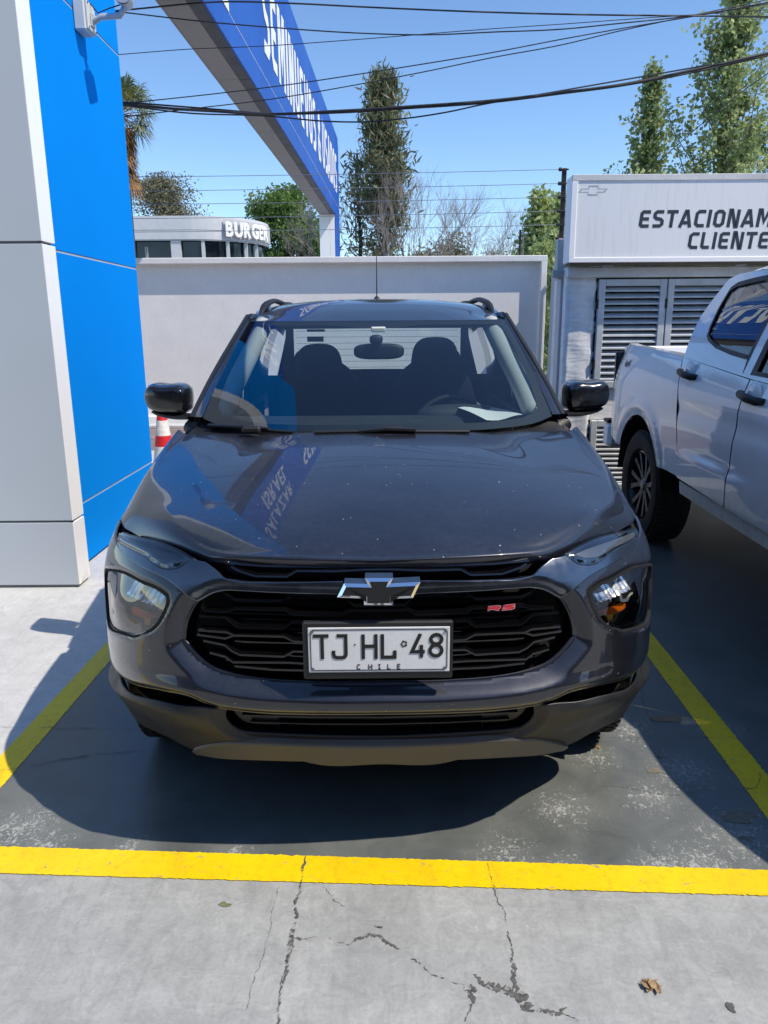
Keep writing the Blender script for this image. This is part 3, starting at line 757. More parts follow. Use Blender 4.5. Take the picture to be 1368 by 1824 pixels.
M_palmd = leaf_mat('dead_palm_leaf', srgb(96, 72, 46), srgb(172, 132, 82), .25, 3)

def leaves(pts, size, rs, droop=None, asp=.6):
    """diamond leaves at pts -> verts, faces"""
    n = len(pts); pts = np.asarray(pts)
    if droop is None:
        a = rs.normal(size=(n, 3))
    else:
        a = rs.normal(size=(n, 3)) * .55 + np.asarray(droop)
    a /= np.linalg.norm(a, axis=1)[:, None]
    b = np.cross(a, rs.normal(size=(n, 3))); b /= np.linalg.norm(b, axis=1)[:, None]
    s = (size * rs.uniform(.6, 1.3, n))[:, None]
    v = np.stack([pts - a * s, pts + b * s * asp - a * s * .1, pts + a * s, pts - b * s * asp - a * s * .1], 1).reshape(-1, 3)
    return v, np.arange(4 * n).reshape(-1, 4)
def mk_np(name, v, f, mat, parent):
    me = bpy.data.meshes.new(name); n = len(f); k = f.shape[1]
    me.vertices.add(len(v)); me.vertices.foreach_set('co', np.asarray(v, np.float32).ravel())
    me.loops.add(n * k); me.loops.foreach_set('vertex_index', f.astype(np.int32).ravel())
    me.polygons.add(n); me.polygons.foreach_set('loop_start', np.arange(0, n * k, k, dtype=np.int32))
    me.update(); me.validate()
    return link(name, me, mat, parent)
class Sk:
    """a branch skeleton gathered as tubes"""
    def __init__(s, sides=4): s.v, s.f, s.sides = [], [], sides
    def add(s, path, rad, sides=None):
        v, f = tube_geo(path, rad, sides or s.sides, cap=False); o = len(s.v)
        s.v += [tuple(x) for x in v]; s.f += [tuple(o + i for i in q) for q in f]
    def mesh(s, name, mat, parent): return mk(name, s.v, s.f, mat, parent, smooth=True)
def walk(p, d, L, n, rs, wob=.15, up=0.0):
    P = [Vector(p)]; d = Vector(d).normalized()
    for i in range(n):
        d = (d + Vector(rs.normal(size=3)) * wob + Vector((0, 0, up))).normalized(); P.append(P[-1] + d * (L / n))
    return P, d
def poplar(base, Ht, Wd, nb, lf, seed, label, lo=.1, size=.05, dens=1.0, lean=0):
    rs = np.random.RandomState(seed)
    t = thing('poplar_tree', label, 'tree', base, 'poplars behind the enclosure')
    sk = Sk(5); pts = []
    tr = [Vector(base) + Vector((lean * k * Ht / 12 + .04 * math.sin(k * 1.3), .04 * math.cos(k), Ht * k / 12)) for k in range(13)]
    sk.add(tr, [max(.008, .11 * (1 - k / 12.3)) for k in range(13)], 7)
    for i in range(nb):
        u = lo + (.97 - lo) * (i + rs.rand()) / nb; az = i * 2.4 + rs.rand()
        h = u * 12; k = int(min(11, h)); p = tr[k].lerp(tr[k + 1], h - k)
        L = Wd * 3.6 * (1.03 - u) * rs.uniform(.55, 1.1); el = math.radians(rs.uniform(50, 68))
        d = Vector((math.cos(az) * math.cos(el), math.sin(az) * math.cos(el), math.sin(el)))
        P, _ = walk(p, d, L, 7, rs, .1, .07)
        sk.add(P, [max(.004, .03 * (1 - u) * (1 - q / 7.5) + .004) for q in range(8)], 4)
        for q in range(1, 8):
            for _k in range(2):
                P2, _ = walk(P[q], Vector(rs.normal(size=3)) * .6 + Vector((0, 0, .9)), rs.uniform(.12, .34) * (.45 + min(1.2, L)), 3, rs, .2, .1)
                sk.add(P2, [.006, .005, .004, .003], 3)
                for z in P2[1:]:
                    m = rs.poisson(1.5 * (1.25 - .75 * u) * lf * dens * (.3 + 1.1 * rs.rand()))
                    if m: pts.append(np.array(z) + rs.normal(size=(m, 3)) * .085)
    sk.mesh('trunk', M_bark, t)
    v, f = leaves(np.concatenate(pts), size, rs, asp=.8)
    mk_np('crown', v, f, M_pop, t); return t
g = lambda px, Y, py=450: (atY(px, py, Y).x, Y, 0.0)
poplar(g(1275, 17.5), atY(1275, -70, 17.5).z, 1.15, 78, 3.6, 1, 'tallest leafy poplar, rising above the parking sign to the top edge')
poplar(g(1140, 19.0), atY(1145, 112, 19).z, .76, 52, 3.6, 2, 'narrow poplar with a thin pointed top, left of the tallest poplar')
poplar(g(1370, 18.5), atY(1360, 150, 18.5).z, 1.0, 42, 3.6, 3, 'spreading poplar at the right edge of the picture')
poplar(g(957, 16.5), atY(957, 338, 16.5).z, .42, 36, 4.0, 4, 'small poplar between the wall end and the fence post')
poplar(g(990, 17.2), atY(988, 350, 17.2).z, .4, 32, 4.0, 5, 'slim poplar standing directly behind the electric fence post', size=.07)
# low hedge seen through the gaps
def shrub(name, label, base, rx, ry, h, n, mat, seed, size, cat='bush', group=None, sparse=1.0, z0=0.0, bark=None):
    rs = np.random.RandomState(seed); t = thing(name, label, cat, base, group); sk = Sk(5); pts = []
    n_b = max(6, int(n / 500))
    tp = [Vector(base) + Vector((.05 * math.sin(k), 0, (z0 + (h - z0) * .45) * k / 5)) for k in range(6)]
    sk.add(tp, [max(.03, h * .022 * (1 - k / 9)) for k in range(6)], 7)
    for i in range(n_b):
        u = rs.rand(); az = rs.rand() * 6.28; rr = math.sqrt(rs.rand())
        zz = z0 + (h - z0) * (.15 + .85 * rs.rand()); env = math.sqrt(max(.05, 1 - ((zz - z0) / (h - z0) * 2 - .95) ** 2 * .95)) * rs.uniform(.75, 1.12)
        c_ = np.array(base) + np.array([rx * rr * env * math.cos(az), ry * rr * env * math.sin(az), zz])
        st = tp[rs.randint(2, 6)]; m_ = (Vector(c_) + st) / 2 + Vector(rs.normal(size=3)) * .2
        sk.add([st, m_, Vector(c_)], [h * .008, h * .005, h * .002], 4)
        k = int(n / n_b * rs.uniform(.5, 1.5)); sg = rs.uniform(.5, 1.0) * min(rx, h * .3) * .34
        pts.append(c_ + np.clip(rs.normal(size=(k, 3)), -1.7, 1.7) * sg * np.array([1, 1, .7]))
    sk.mesh('trunk', bark or M_barkd, t)
    P_ = np.concatenate(pts); P_ = P_[P_[:, 2] > .05]
    v, f = leaves(P_, size, rs, asp=.55); mk_np('crown', v, f, mat, t); return t
for i, (px, Y, h) in enumerate(((1000, 15.0, 2.9), (1120, 13.5, 2.7), (1260, 13.2, 2.7), (1400, 13.4, 2.8))):
    shrub('hedge_shrub', 'leafy shrub behind the enclosure, ' + ('beside the fence post' if i == 0 else ['', 'left', 'middle', 'right'][i] + ' of those seen in the gap under the parking sign'), g(px, Y), 1.0, .6, h, 7000, M_pop, 20 + i, .06, group='shrubs behind the enclosure', bark=M_bark)
# broad green tree behind the restaurant lettering
def crown_tree(name, label, px0, px1, py_top, Y, n, mat, seed, size, nb=26, py0=455, group=None):
    x0, x1 = atY(px0, py_top, Y).x, atY(px1, py_top, Y).x; h = atY((px0 + px1) / 2, py_top, Y).z
    return shrub(name, label, ((x0 + x1) / 2, Y, 0), (x1 - x0) / 2 * .95, (x1 - x0) / 2 * .8, h, n, mat, seed, size, 'tree', group, z0=h * .22)
crown_tree('broadleaf_tree', 'bright green broadleaf tree behind the BURGER lettering', 430, 590, 348, 44, 30000, M_grn, 31, .10)
crown_tree('olive_tree', 'grey-green scrubby tree behind the restaurant roof, right of the palm', 215, 356, 322, 46, 30000, M_olv, 32, .075)
crown_tree('distant_shrub', 'low dull green shrub behind the wall below the bare trees', 690, 905, 428, 50, 14000, M_olv, 33, .10)
# tall silky oak with a clear trunk
def silky(px, py_top, Y, seed, label, ctop, wpx, dense, n_b, name='silky_oak_tree', lo=.3):
    rs = np.random.RandomState(seed); base = g(px, Y); Ht = atY(px, py_top, Y).z
    t = thing(name, label, 'tree', base); sk = Sk(6); pts = []; dr = []
    tr = [Vector(base) + Vector((.06 * math.sin(k * .9) , .05 * math.cos(k), Ht * k / 14)) for k in range(15)]
    sk.add(tr, [max(.02, .17 * (1 - k / 15)) for k in range(15)], 8)
    Wm = wpx / F * Y
    for i in range(n_b):
        u = lo + (1 - lo) * (i + rs.rand()) / n_b; az = i * 2.4 + rs.rand()
        prof = np.interp(u, [lo, .38, .48, .56, .66, .78, .88, .95, 1.0], [.6, .72, .72, .95, 1.02, .86, .62, .36, .08])
        k = min(13, int(u * 14)); p = tr[k].lerp(tr[k+1], u * 14 - k)
        L = Wm * prof * rs.uniform(.7, 1.08); el = math.radians(rs.uniform(8, 42) if u < .9 else rs.uniform(40, 75))
        d = Vector((math.cos(az) * math.cos(el), math.sin(az) * math.cos(el), math.sin(el)))
        P, _ = walk(p, d, L, 6, rs, .12, .05); sk.add(P, [max(.006, .045 * (1 - u * .7) * (1 - q / 6.5)) for q in range(7)], 4)
        for q in range(2, 7):
            m = int(dense * rs.uniform(.4, 1.5) * (1.0 if u > .52 else .35))
            c_ = np.array(P[q]) + rs.normal(size=(m, 3)) * np.array([.26, .26, .2])
            pts.append(c_); dd = (np.array(P[q]) - np.array(p)); dd /= np.linalg.norm(dd) + 1e-6
            dr.append(np.tile(dd * .5 + np.array([0, 0, .35]), (m, 1)))
    sk.mesh('trunk', M_barkd, t)
    v, f = leaves(np.concatenate(pts), .17, rs, droop=np.concatenate(dr), asp=.2); mk_np('crown', v, f, M_con, t); return t
silky(686, 140, 30, 41, 'tall dark evergreen with a bare lower trunk, right of the gantry column', 0, 40, 26, 84, lo=.28)
silky(640, 292, 31, 42, 'shorter dark evergreen between the gantry column and the tallest evergreen', 0, 36, 10, 26, 'evergreen_tree', .4)
# bare trees
def bare(px, py_top, Y, spread, seed, label, lev=5):
    rs = np.random.RandomState(seed); base = g(px, Y); Ht = atY(px, py_top, Y).z
    t = thing('bare_tree', label, 'tree', base, 'leafless trees beyond the wall'); sk = Sk(4); bud = []
    def rec(p, d, L, r, k):
        P, d2 = walk(p, d, L, 4, rs, .13, .05); sk.add(P, [r, r * .9, r * .8, r * .7, r * .62], 5 if k < 2 else 3)
        if k >= lev:
            bud.append(np.array(P[-1])); return
        for j in range(rs.randint(2, 4) + (1 if k >= 2 else 0)):
            q = P[rs.randint(2, 5)]; dd = (d2 + Vector(rs.normal(size=3)) * spread + Vector((0, 0, .22))).normalized()
            rec(q, dd, L * rs.uniform(.62, .84), r * .6, k + 1)
    rec(Vector(base), Vector((rs.normal() * .06, 0, 1)), Ht * .34, .06, 0)
    zmax = max(v[2] for v in sk.v); k = Ht / zmax
    sk.v = [(base[0] + (x - base[0]) * k, base[1] + (y - base[1]) * k, z * k) for x, y, z in sk.v]
    sk.mesh('branches', M_twig, t)
bare(742, 278, 29, .34, 51, 'tallest leafless tree just right of the dark evergreen', 6)
bare(818, 312, 30, .36, 52, 'leafless tree with a forked crown in the middle of the bare trees', 6)
bare(880, 352, 31, .4, 53, 'lowest leafless tree, rightmost of the bare trees', 6)
bare(622, 318, 30, .35, 54, 'leafless tree half hidden beside the gantry column', 5)
bare(715, 335, 33, .4, 55, 'slender leafless tree behind the tall evergreen trunk', 5)
# fan palm
def palm():
    rs = np.random.RandomState(61); Y = 25.0; base = g(233, Y); zc = atY(233, 205, Y).z
    t = thing('fan_palm', 'shaggy fan palm with dry hanging fronds beside the blue pillar', 'palm tree', base); sk = Sk(9)
    sk.add([Vector(base) + Vector((0, 0, zc * k / 8)) for k in range(9)], [.2, .18, .17, .17, .16, .16, .17, .18, .12])
    gv, gf, dv, df = [], [], [], []; st = Sk(4)
    for i in range(74):
        u = i / 73; dead = u > .6; az = i * 2.4 + rs.rand() * .5
        el = math.radians(80 - 118 * min(1, u / .62) + rs.uniform(-8, 8)) if not dead else math.radians(rs.uniform(-88, -55))
        d = Vector((math.cos(az) * math.cos(el), math.sin(az) * math.cos(el), math.sin(el)))
        pl = rs.uniform(.55, .85) * (1.0 if not dead else .6); o = Vector(base) + Vector((0, 0, zc - (0 if not dead else (u - .6) * 3.6)))
        tip = o + d * pl; st.add([o, o + d * pl * .5, tip + Vector((0, 0, -.04))], [.02, .014, .01])
        side = d.cross(Vector((0, 0, 1)));
        if side.length < .05: side = Vector((1, 0, 0))
        side.normalize(); nrm = side.cross(d)
        V, Fc = (dv, df) if dead else (gv, gf)
        for b in range(22):
            a = math.radians(-105 + 210 * b / 21); Lb = rs.uniform(.5, .68) * (1 - .25 * abs(a) / 1.8)
            bd = (d * math.cos(a) + side * math.sin(a) + nrm * rs.normal() * .08).normalized()
            w = bd.cross(nrm) * .022; k = len(V); mid = tip + bd * Lb * .6; end = tip + bd * Lb + Vector((0, 0, -.10 - .2 * rs.rand()))
            V += [tuple(tip), tuple(mid + w), tuple(end), tuple(mid - w)]; Fc.append((k, k + 1, k + 2, k + 3))
    sk.mesh('trunk', M_barkd, t); st.mesh('stalks', M_palmd, t)
    mk('crown', gv, gf, M_palm, t); mk('dry_fronds', dv, df, M_palmd, t)
palm()

# ================================================================== overhead cables
M_cable = simple('black_cable', srgb(26, 30, 36), .5, var=.2, scale=30)
def cable(px, Y, r, label, mat=None, name='overhead_cable', group='overhead cables', n=70):
    x0, y0 = px[0]; x1, y1 = px[-1]
    P = cr([(a, b, 0) for a, b in px], n)
    path = [atY(p[0], p[1], Y) for p in P]
    # carry on past both edges of the view to poles out of sight
    e0 = path[0] + (path[0] - path[3]) * 8; e1 = path[-1] + (path[-1] - path[-4]) * 12
    return tag(tube(name, [e0] + path + [e1], r, mat or M_cable, None, 6), label, 'cable', group)
cable([(222,185),(300,193),(400,199),(460,203),(600,198),(730,190),(880,179),(1000,165),(1100,152),(1230,126),(1368,95)], 9.0, .015, 'thickest black cable bundle crossing the sky from the blue pillar to the right edge')
cable([(222,182),(300,188),(400,196),(470,202),(600,201),(730,193),(880,182),(1000,167),(1100,154),(1230,130),(1368,99)], 9.03, .009, 'thin cable lashed along the thickest bundle')
cable([(222,188),(330,201),(480,207),(580,216),(650,217),(730,210),(800,199),(860,186),(905,178)], 9.06, .008, 'cable sagging just below the thickest bundle before joining it')
cable([(220,18),(404,3),(520,6),(640,12),(880,22),(1100,27),(1210,28),(1368,30)], 9.2, .009, 'nearly level cable along the very top of the sky')
cable([(220,22),(360,38),(500,50),(640,59),(760,62),(880,57),(1000,52),(1100,42),(1230,28),(1300,17),(1368,4)], 9.4, .007, 'cable dipping in the middle just under the top cable')
cable([(215,97),(330,88),(470,82),(640,70),(880,51),(1000,43),(1150,32),(1240,26)], 9.6, .0045, 'faint thin wire rising to the right above the lettering')
cable([(225,184),(400,165),(520,150),(640,132),(760,113),(880,93),(1000,70),(1100,52),(1230,30)], 9.5, .006, 'upper of the two close thin cables rising to the right')
cable([(230,207),(330,195),(480,177),(640,150),(760,127),(880,102),(1000,80),(1100,56),(1240,26)], 9.7, .006, 'lower of the two close thin cables rising to the right')
cable([(1368,130),(1320,165),(1258,214),(1187,275)], 12.0, .007, 'short dark wire slanting across the poplars on the right')

# ================================================================== traffic cone
tk = NT('cone_plastic'); z = tk.n('SeparateXYZ', Vector=tk.obj()).outputs[2]
n_ = tk.noise(tk.obj(), 25, 5)
red = tk.mix(tk.ramp(n_, [(.45, 0.0), (.75, .5)]), srgb(214, 34, 40), srgb(160, 40, 40)); wht = tk.mix(tk.ramp(n_, [(.45, 0.0), (.75, .6)]), srgb(232, 228, 222), srgb(170, 160, 150))
band = tk.ramp(tk.math('MULTIPLY', z, 1.0), [(0.0, 0.0), (.305, 1.0), (.43, 0.0), (.53, 1.0), (.665, 0.0)], 'CONSTANT')
tk.P(Base__Color=tk.mix(band, red, wht), Roughness=.5); M_cone = tk.m
cp = atY(291, 780, 6.85)
cone = thing('traffic_cone', 'red and white striped traffic cone behind the blue pillar', 'traffic cone', (cp.x, 6.85, 0))
v, f = tube_geo([(0, 0, .03), (0, 0, .05), (0, 0, .2), (0, 0, .5), (0, 0, .72), (0, 0, .735)], [.165, .15, .118, .072, .042, .034], 28)
mk('cone_body', v, f, M_cone, cone, smooth=True, local=True, sharp=50)
bmx = bmesh.new(); bm_box(bmx, -.19, .19, -.19, .19, 0, .035, .012, seg=2)
mk_bm('base', bmx, simple('cone_base_black', srgb(40, 38, 38), .8), cone, local=True)

# ================================================================== vehicles: shared tools
def pip(poly, P):
    """points of P inside polygon poly (both arrays)"""
    x, y = P[:, 0], P[:, 1]; n = len(poly); c = np.zeros(len(P), bool)
    for i in range(n):
        x0, y0 = poly[i]; x1, y1 = poly[i - 1]
        m = ((y0 > y) != (y1 > y)); den = (y1 - y0) if y1 != y0 else 1e-12
        c ^= m & (x < (x1 - x0) * (y - y0) / den + x0)
    return c
def seg_dist(P, poly, closed=True):
    P = np.asarray(P, float); d = np.full(len(P), 1e9); n = len(poly)
    for i in range(n if closed else n - 1):
        a = np.array(poly[i], float); b = np.array(poly[(i + 1) % n], float); ab = b - a; L = ab.dot(ab) + 1e-18
        t = np.clip(((P - a) @ ab) / L, 0, 1)[:, None]; d = np.minimum(d, np.linalg.norm(P - (a + t * ab), axis=1))
    return d
def densify(poly, h, closed=True):
    out = []; n = len(poly)
    for i in range(n if closed else n - 1):
        a = np.array(poly[i], float); b = np.array(poly[(i + 1) % n], float); k = max(1, int(np.linalg.norm(b - a) / h + .5))
        out += [a + (b - a) * j / k for j in range(k)]
    if not closed: out.append(np.array(poly[-1], float))
    return out
def tri2d(poly, holes=(), h=.014, ax=1.0, extra=()):
    loops = [densify(p, h) for p in [poly] + list(holes)]
    V, E = [], []
    for lp in loops:
        o = len(V); V += [tuple(p) for p in lp]; E += [(o + i, o + (i + 1) % len(lp)) for i in range(len(lp))]
    ex = [densify(e, h * .8, False) for e in extra]
    A_ = np.array(loops[0])
    for e in ex:
        e_ = np.array(e); k_ = pip(A_, e_)
        for lp in loops[1:]: k_ &= ~pip(np.array(lp), e_)
        for lp in loops: k_ &= seg_dist(e_, lp) > h * .3
        o = len(V); V += [tuple(p) for p in e_]; idx = [o + i if k_[i] else None for i in range(len(e_))]
        E += [(idx[i], idx[i + 1]) for i in range(len(e_) - 1) if idx[i] is not None and idx[i + 1] is not None]
    used = set(i for q in E for i in q); mp = {}; V2 = []
    for i, p in enumerate(V):
        if i in used: mp[i] = len(V2); V2.append(p)
    V = V2; E = [(mp[a], mp[b]) for a, b in E]
    lo, hi = A_.min(0), A_.max(0)
    gx, gy = np.meshgrid(np.arange(lo[0] + h * .5, hi[0], h * ax), np.arange(lo[1] + h * .5, hi[1], h)); G = np.stack([gx.ravel(), gy.ravel()], 1)
    m = pip(A_, G)
    for lp in loops[1:]: m &= ~pip(np.array(lp), G)
    G = G[m]
    for lp in loops:
        if len(G): G = G[seg_dist(G, lp) > h * .45]
    for e in ex:
        if len(G): G = G[seg_dist(G, e, False) > h * .5]
    V += [tuple(p) for p in G]
    r = delaunay_2d_cdt([Vector(v) for v in V], E, [], 0, 1e-7)
    VV = np.array([tuple(v) for v in r[0]]); T = np.array([f for f in r[2]])
    cen = VV[T].mean(1); k = pip(np.array(loops[0]), cen)
    for lp in loops[1:]: k &= ~pip(np.array(lp), cen)
    T = T[k]
    # keep triangles counter-clockwise
    a, b, c_ = VV[T[:, 0]], VV[T[:, 1]], VV[T[:, 2]]
    s = (b[:, 0] - a[:, 0]) * (c_[:, 1] - a[:, 1]) - (b[:, 1] - a[:, 1]) * (c_[:, 0] - a[:, 0])
    T[s < 0] = T[s < 0][:, ::-1]
    return VV, T
def edges_of(T):
    cnt = {}
    for t in T:
        for i in range(3):
            e = (int(t[i]), int(t[(i + 1) % 3])); cnt[e] = cnt.get(e, 0) + 1
    return [e for e in cnt if (e[1], e[0]) not in cnt]
def shell(name, VV, T, fn, mat, parent, thick=.012, edge=.0025, flip=False, local=True):
    """fn(array of 2D) -> (points, outward normals); adds a rolled rim of depth `thick`"""
    P, N = fn(VV)
    V = [tuple(p) for p in P]; NR = [tuple(n) for n in N]; Fc = [tuple(int(i) for i in (t[::-1] if flip else t)) for t in T]
    if thick > 0:
        idx = {}
        be = edges_of(T)
        # outward direction in the surface at the rim, from the triangle geometry
        acc = {}
        for (i, j) in be:
            tdir = P[j] - P[i]; o = np.cross(tdir, N[i]); o /= np.linalg.norm(o) + 1e-12
            for k in (i, j): acc[k] = acc.get(k, 0) + o
        for k, o in acc.items():
            o = np.asarray(o, float); o = o / (np.linalg.norm(o) + 1e-12)
            b = len(V); nn = N[k]
            V.append(tuple(P[k])); NR.append(tuple(nn))
            q = P[k] + o * edge - nn * edge * .9; m_ = (nn + o); m_ /= np.linalg.norm(m_); V.append(tuple(q)); NR.append(tuple(m_))
            V.append(tuple(q - nn * thick)); NR.append(tuple(o)); idx[k] = b
        for (i, j) in be:
            a, c_ = idx[i], idx[j]
            for s in (0, 1):
                q = (a + s, a + s + 1, c_ + s + 1, c_ + s); Fc.append(q[::-1] if flip else q)
    me = bpy.data.meshes.new(name); me.from_pydata(V, [], Fc)
    me.polygons.foreach_set("use_smooth", [True] * len(me.polygons))
    try: me.normals_split_custom_set_from_vertices(NR)
    except Exception: pass
    return link(name, me, mat, parent, local)
def rev(o_pts, sides, name, mat, parent, M=None, sharp=35):
    """lathe: (radius, axial) profile about local x"""
    V = []; n = len(o_pts)
    for (r, x) in o_pts:
        for k in range(sides):
            a = 2 * math.pi * k / sides; V.append(Vector((x, r * math.cos(a), r * math.sin(a))))
    Fc = [(i * sides + k, i * sides + (k + 1) % sides, (i + 1) * sides + (k + 1) % sides, (i + 1) * sides + k) for i in range(n - 1) for k in range(sides)]
    if M is not None: V = [M @ v for v in V]
    return mk(name, V, Fc, mat, parent, smooth=True, local=True, sharp=sharp, recalc=True)
def ribbon(pts, w, closed=False):
    """flat mitred stroke in 2D -> (verts2d, quads)"""
    P = [Vector((p[0], p[1])) for p in pts]; n = len(P); L, R = [], []
    for i in range(n):
        a = P[i - 1] if (i > 0 or closed) else None; b = P[(i + 1) % n] if (i < n - 1 or closed) else None
        d1 = (P[i] - a).normalized() if a is not None else None; d2 = (b - P[i]).normalized() if b is not None else None
        if d1 is None: d1 = d2
        if d2 is None: d2 = d1
        n1 = Vector((-d1.y, d1.x)); n2 = Vector((-d2.y, d2.x)); m = n1 + n2
        m = n1 if m.length < 1e-6 else m.normalized(); k = min(2.0, 1 / max(.4, m.dot(n1)))
        L.append(P[i] + m * (w / 2 * k)); R.append(P[i] - m * (w / 2 * k))
    V = L + R; q = [(i, i + 1, n + i + 1, n + i) for i in range(n - 1)]
    if closed: q.append((n - 1, 0, n, 2 * n - 1))
    return V, q
def strokes(name, lines, w, place, mat, parent, depth=.0015):
    V, Fc = [], []
    for li, ln in enumerate(lines):
        closed = len(ln) > 2 and ln[0] == ln[-1]
        v2, q = ribbon(ln[:-1] if closed else ln, w, closed); o = len(V); m = len(v2); e = li * .00012
        V += [place(p.x, p.y, depth + e) for p in v2] + [place(p.x, p.y, 0) for p in v2]
        n = m // 2
        for f in q: Fc.append(tuple(o + i for i in f))
        for i in range(n if closed else n - 1):
            j = (i + 1) % n
            Fc.append((o + i, o + m + i, o + m + j, o + j)); Fc.append((o + n + i, o + n + j, o + m + n + j, o + m + n + i))
        if not closed:
            Fc.append((o, o + n, o + m + n, o + m)); Fc.append((o + n - 1, o + m + n - 1, o + m + 2 * n - 1, o + 2 * n - 1))
    return mk(name, V, Fc, mat, parent, local=True, recalc=True)

# squared bold lettering of the parking sign, drawn as strokes on a unit-high letter (advance, polylines)
SQ = {'E': (.58, [[(.55, .9), (.18, .9), (.1, .82), (.1, .18), (.18, .1), (.55, .1)], [(.1, .5), (.5, .5)]]),
      'S': (.60, [[(.55, .9), (.2, .9), (.1, .8), (.1, .62), (.2, .52), (.42, .48), (.52, .38), (.52, .2), (.42, .1), (.05, .1)]]),
      'T': (.58, [[(.0, .9), (.58, .9)], [(.29, .9), (.29, 0)]]),
      'A': (.66, [[(.06, 0), (.29, .92), (.37, .92), (.60, 0)], [(.16, .27), (.50, .27)]]),
      'C': (.56, [[(.55, .9), (.22, .9), (.1, .78), (.1, .22), (.22, .1), (.55, .1)]]),
      'I': (.2, [[(.1, 0), (.1, 1)]]),
      'O': (.62, [[(.22, .9), (.40, .9), (.52, .78), (.52, .22), (.40, .1), (.22, .1), (.1, .22), (.1, .78), (.22, .9)]]),
      'N': (.64, [[(.1, 0), (.1, .96), (.18, .96), (.46, .04), (.54, .04), (.54, 1)]]),
      'M': (.80, [[(.1, 0), (.1, .96), (.2, .96), (.40, .3), (.60, .96), (.70, .96), (.70, 0)]]),
      'L': (.52, [[(.1, 1), (.1, .18), (.18, .1), (.5, .1)]])}
SQ['U'] = (.62, [[(.1, 1), (.1, .22), (.22, .1), (.40, .1), (.52, .22), (.52, 1)]]); SQ['V'] = (.64, [[(.04, 1), (.28, .08), (.36, .08), (.60, 1)]])
SQ['D'] = (.62, [[(.1, .1), (.1, .9), (.40, .9), (.52, .78), (.52, .22), (.40, .1), (.1, .1)]])
SQ['&'] = (.66, [[(.62, .02), (.2, .62), (.2, .82), (.28, .92), (.38, .92), (.46, .82), (.46, .7), (.14, .36), (.14, .18), (.24, .08), (.38, .08), (.6, .4)]])
txt, sA_, wid_, zb_, hg_ = gantry_job
tot = sum((SQ[ch][0] + .17) if ch != ' ' else .3 for ch in txt); k_ = wid_ / tot; x_ = 0.0
for ch in txt:
    if ch == ' ': x_ += .3; continue
    ls = [[((x_ + px_) * k_, py_ * hg_) for px_, py_ in l] for l in SQ[ch][1]]
    o = strokes('letter', ls, .185, lambda x, y, z: Vector(GM @ Vector((sA_ + x, -.004 - z, zb_ + y))), M_lett, gan, .006)
    o.matrix_parent_inverse = Matrix.Translation(-gan.location); x_ += SQ[ch][0] + .17
for t_, x0_, z0_, wid, hg in sign_jobs:
    gap = .12; tot = sum(SQ[ch][0] + gap for ch in t_) - gap; k_ = wid / tot; x_ = 0.0
    for ch in t_:
        ls = [[((x_ + px_) * k_ + .10 * py_ * hg, py_ * hg) for px_, py_ in l] for l in SQ[ch][1]]
        o = strokes('letter', ls, hg * .195, lambda x, y, z: Vector((x0_ + x, SY + .0078 - z, z0_ + y)), M_signt, psn, .0016)
        o.matrix_parent_inverse = Matrix.Translation(-psn.location); x_ += SQ[ch][0] + gap
# ---------------------------------------------------------------- vehicle materials
tp = NT('grey_metallic_paint'); c = tp.obj()
dust = tp.noise(c, 2.2, 6, .65, .4); fine = tp.noise(c, 55, 4, .7)
fl = tp.n('TexVoronoi', Vector=c, Scale=900.0).outputs[1]
base = tp.mix(.35, srgb(24, 26, 35), fl, 'SOFT_LIGHT')
upw_lift = tp.ramp(tp.n('SeparateXYZ', Vector=tp.n('NewGeometry').outputs['Normal']).outputs[2], [(.35, .25), (.95, 1.0)])
base = tp.mix(tp.math('MULTIPLY', upw_lift, tp.math('MULTIPLY', tp.ramp(dust, [(.3, .05), (.75, .24)]), tp.ramp(fine, [(.35, .5), (.65, 1.0)]))), base, srgb(116, 120, 132))  # film of dust, plus brightening of upward faces painted in to lift the hood
vo = tp.n('TexVoronoi', Vector=tp.scale(c, (1, 1, 1)), Scale=17.0)
sel = tp.ramp(tp.n('TexWhiteNoise', {'noise_dimensions': '3D'}, Vector=vo.outputs[2]).outputs[0], [(.68, 0.0), (.69, 1.0)])
spk = tp.math('MULTIPLY', tp.ramp(vo.outputs[0], [(.032, 1.0), (.05, 0.0)]), sel)
vo2 = tp.n('TexVoronoi', Vector=tp.scale(c, (1, .6, 1), rot=(.2, .1, .3)), Scale=48.0)
sel2 = tp.ramp(tp.n('TexWhiteNoise', {'noise_dimensions': '3D'}, Vector=vo2.outputs[2]).outputs[0], [(.8, 0.0), (.81, 1.0)])
spk = tp.math('MAXIMUM', spk, tp.math('MULTIPLY', tp.math('MULTIPLY', tp.ramp(vo2.outputs[0], [(.06, .8), (.1, 0.0)]), sel2), .75))
base = tp.mix(spk, base, srgb(196, 194, 188))
tp.P(Base__Color=base, Metallic=tp.math('MULTIPLY', tp.math('SUBTRACT', 1.0, spk), .4), Roughness=.36, Coat__Weight=tp.math('SUBTRACT', 1.0, spk),
     Coat__Roughness=tp.ramp(dust, [(.35, .01), (.75, .05)]), Coat__IOR=1.52)
M_paint = tp.m
M_gloss = NT('gloss_black_plastic'); M_gloss.P(Base__Color=srgb(9, 9, 11), Roughness=.12, Coat__Weight=.5, Coat__Roughness=.03); M_gloss = M_gloss.m
M_mblack = simple('matte_black_plastic', srgb(26, 27, 29), .5, var=.15, scale=12, bump=.15, bscale=300, bdist=.0006)
M_void = simple('black_void', srgb(7, 7, 8), .95)
M_clad = simple('charcoal_cladding', srgb(25, 26, 28), .5, var=.14, scale=10, bump=.25, bscale=260, bdist=.0008)
M_skid = simple('grey_skid_plastic', srgb(78, 76, 74), .45, .05, var=.12, scale=9, bump=.15, bscale=200, bdist=.0006)
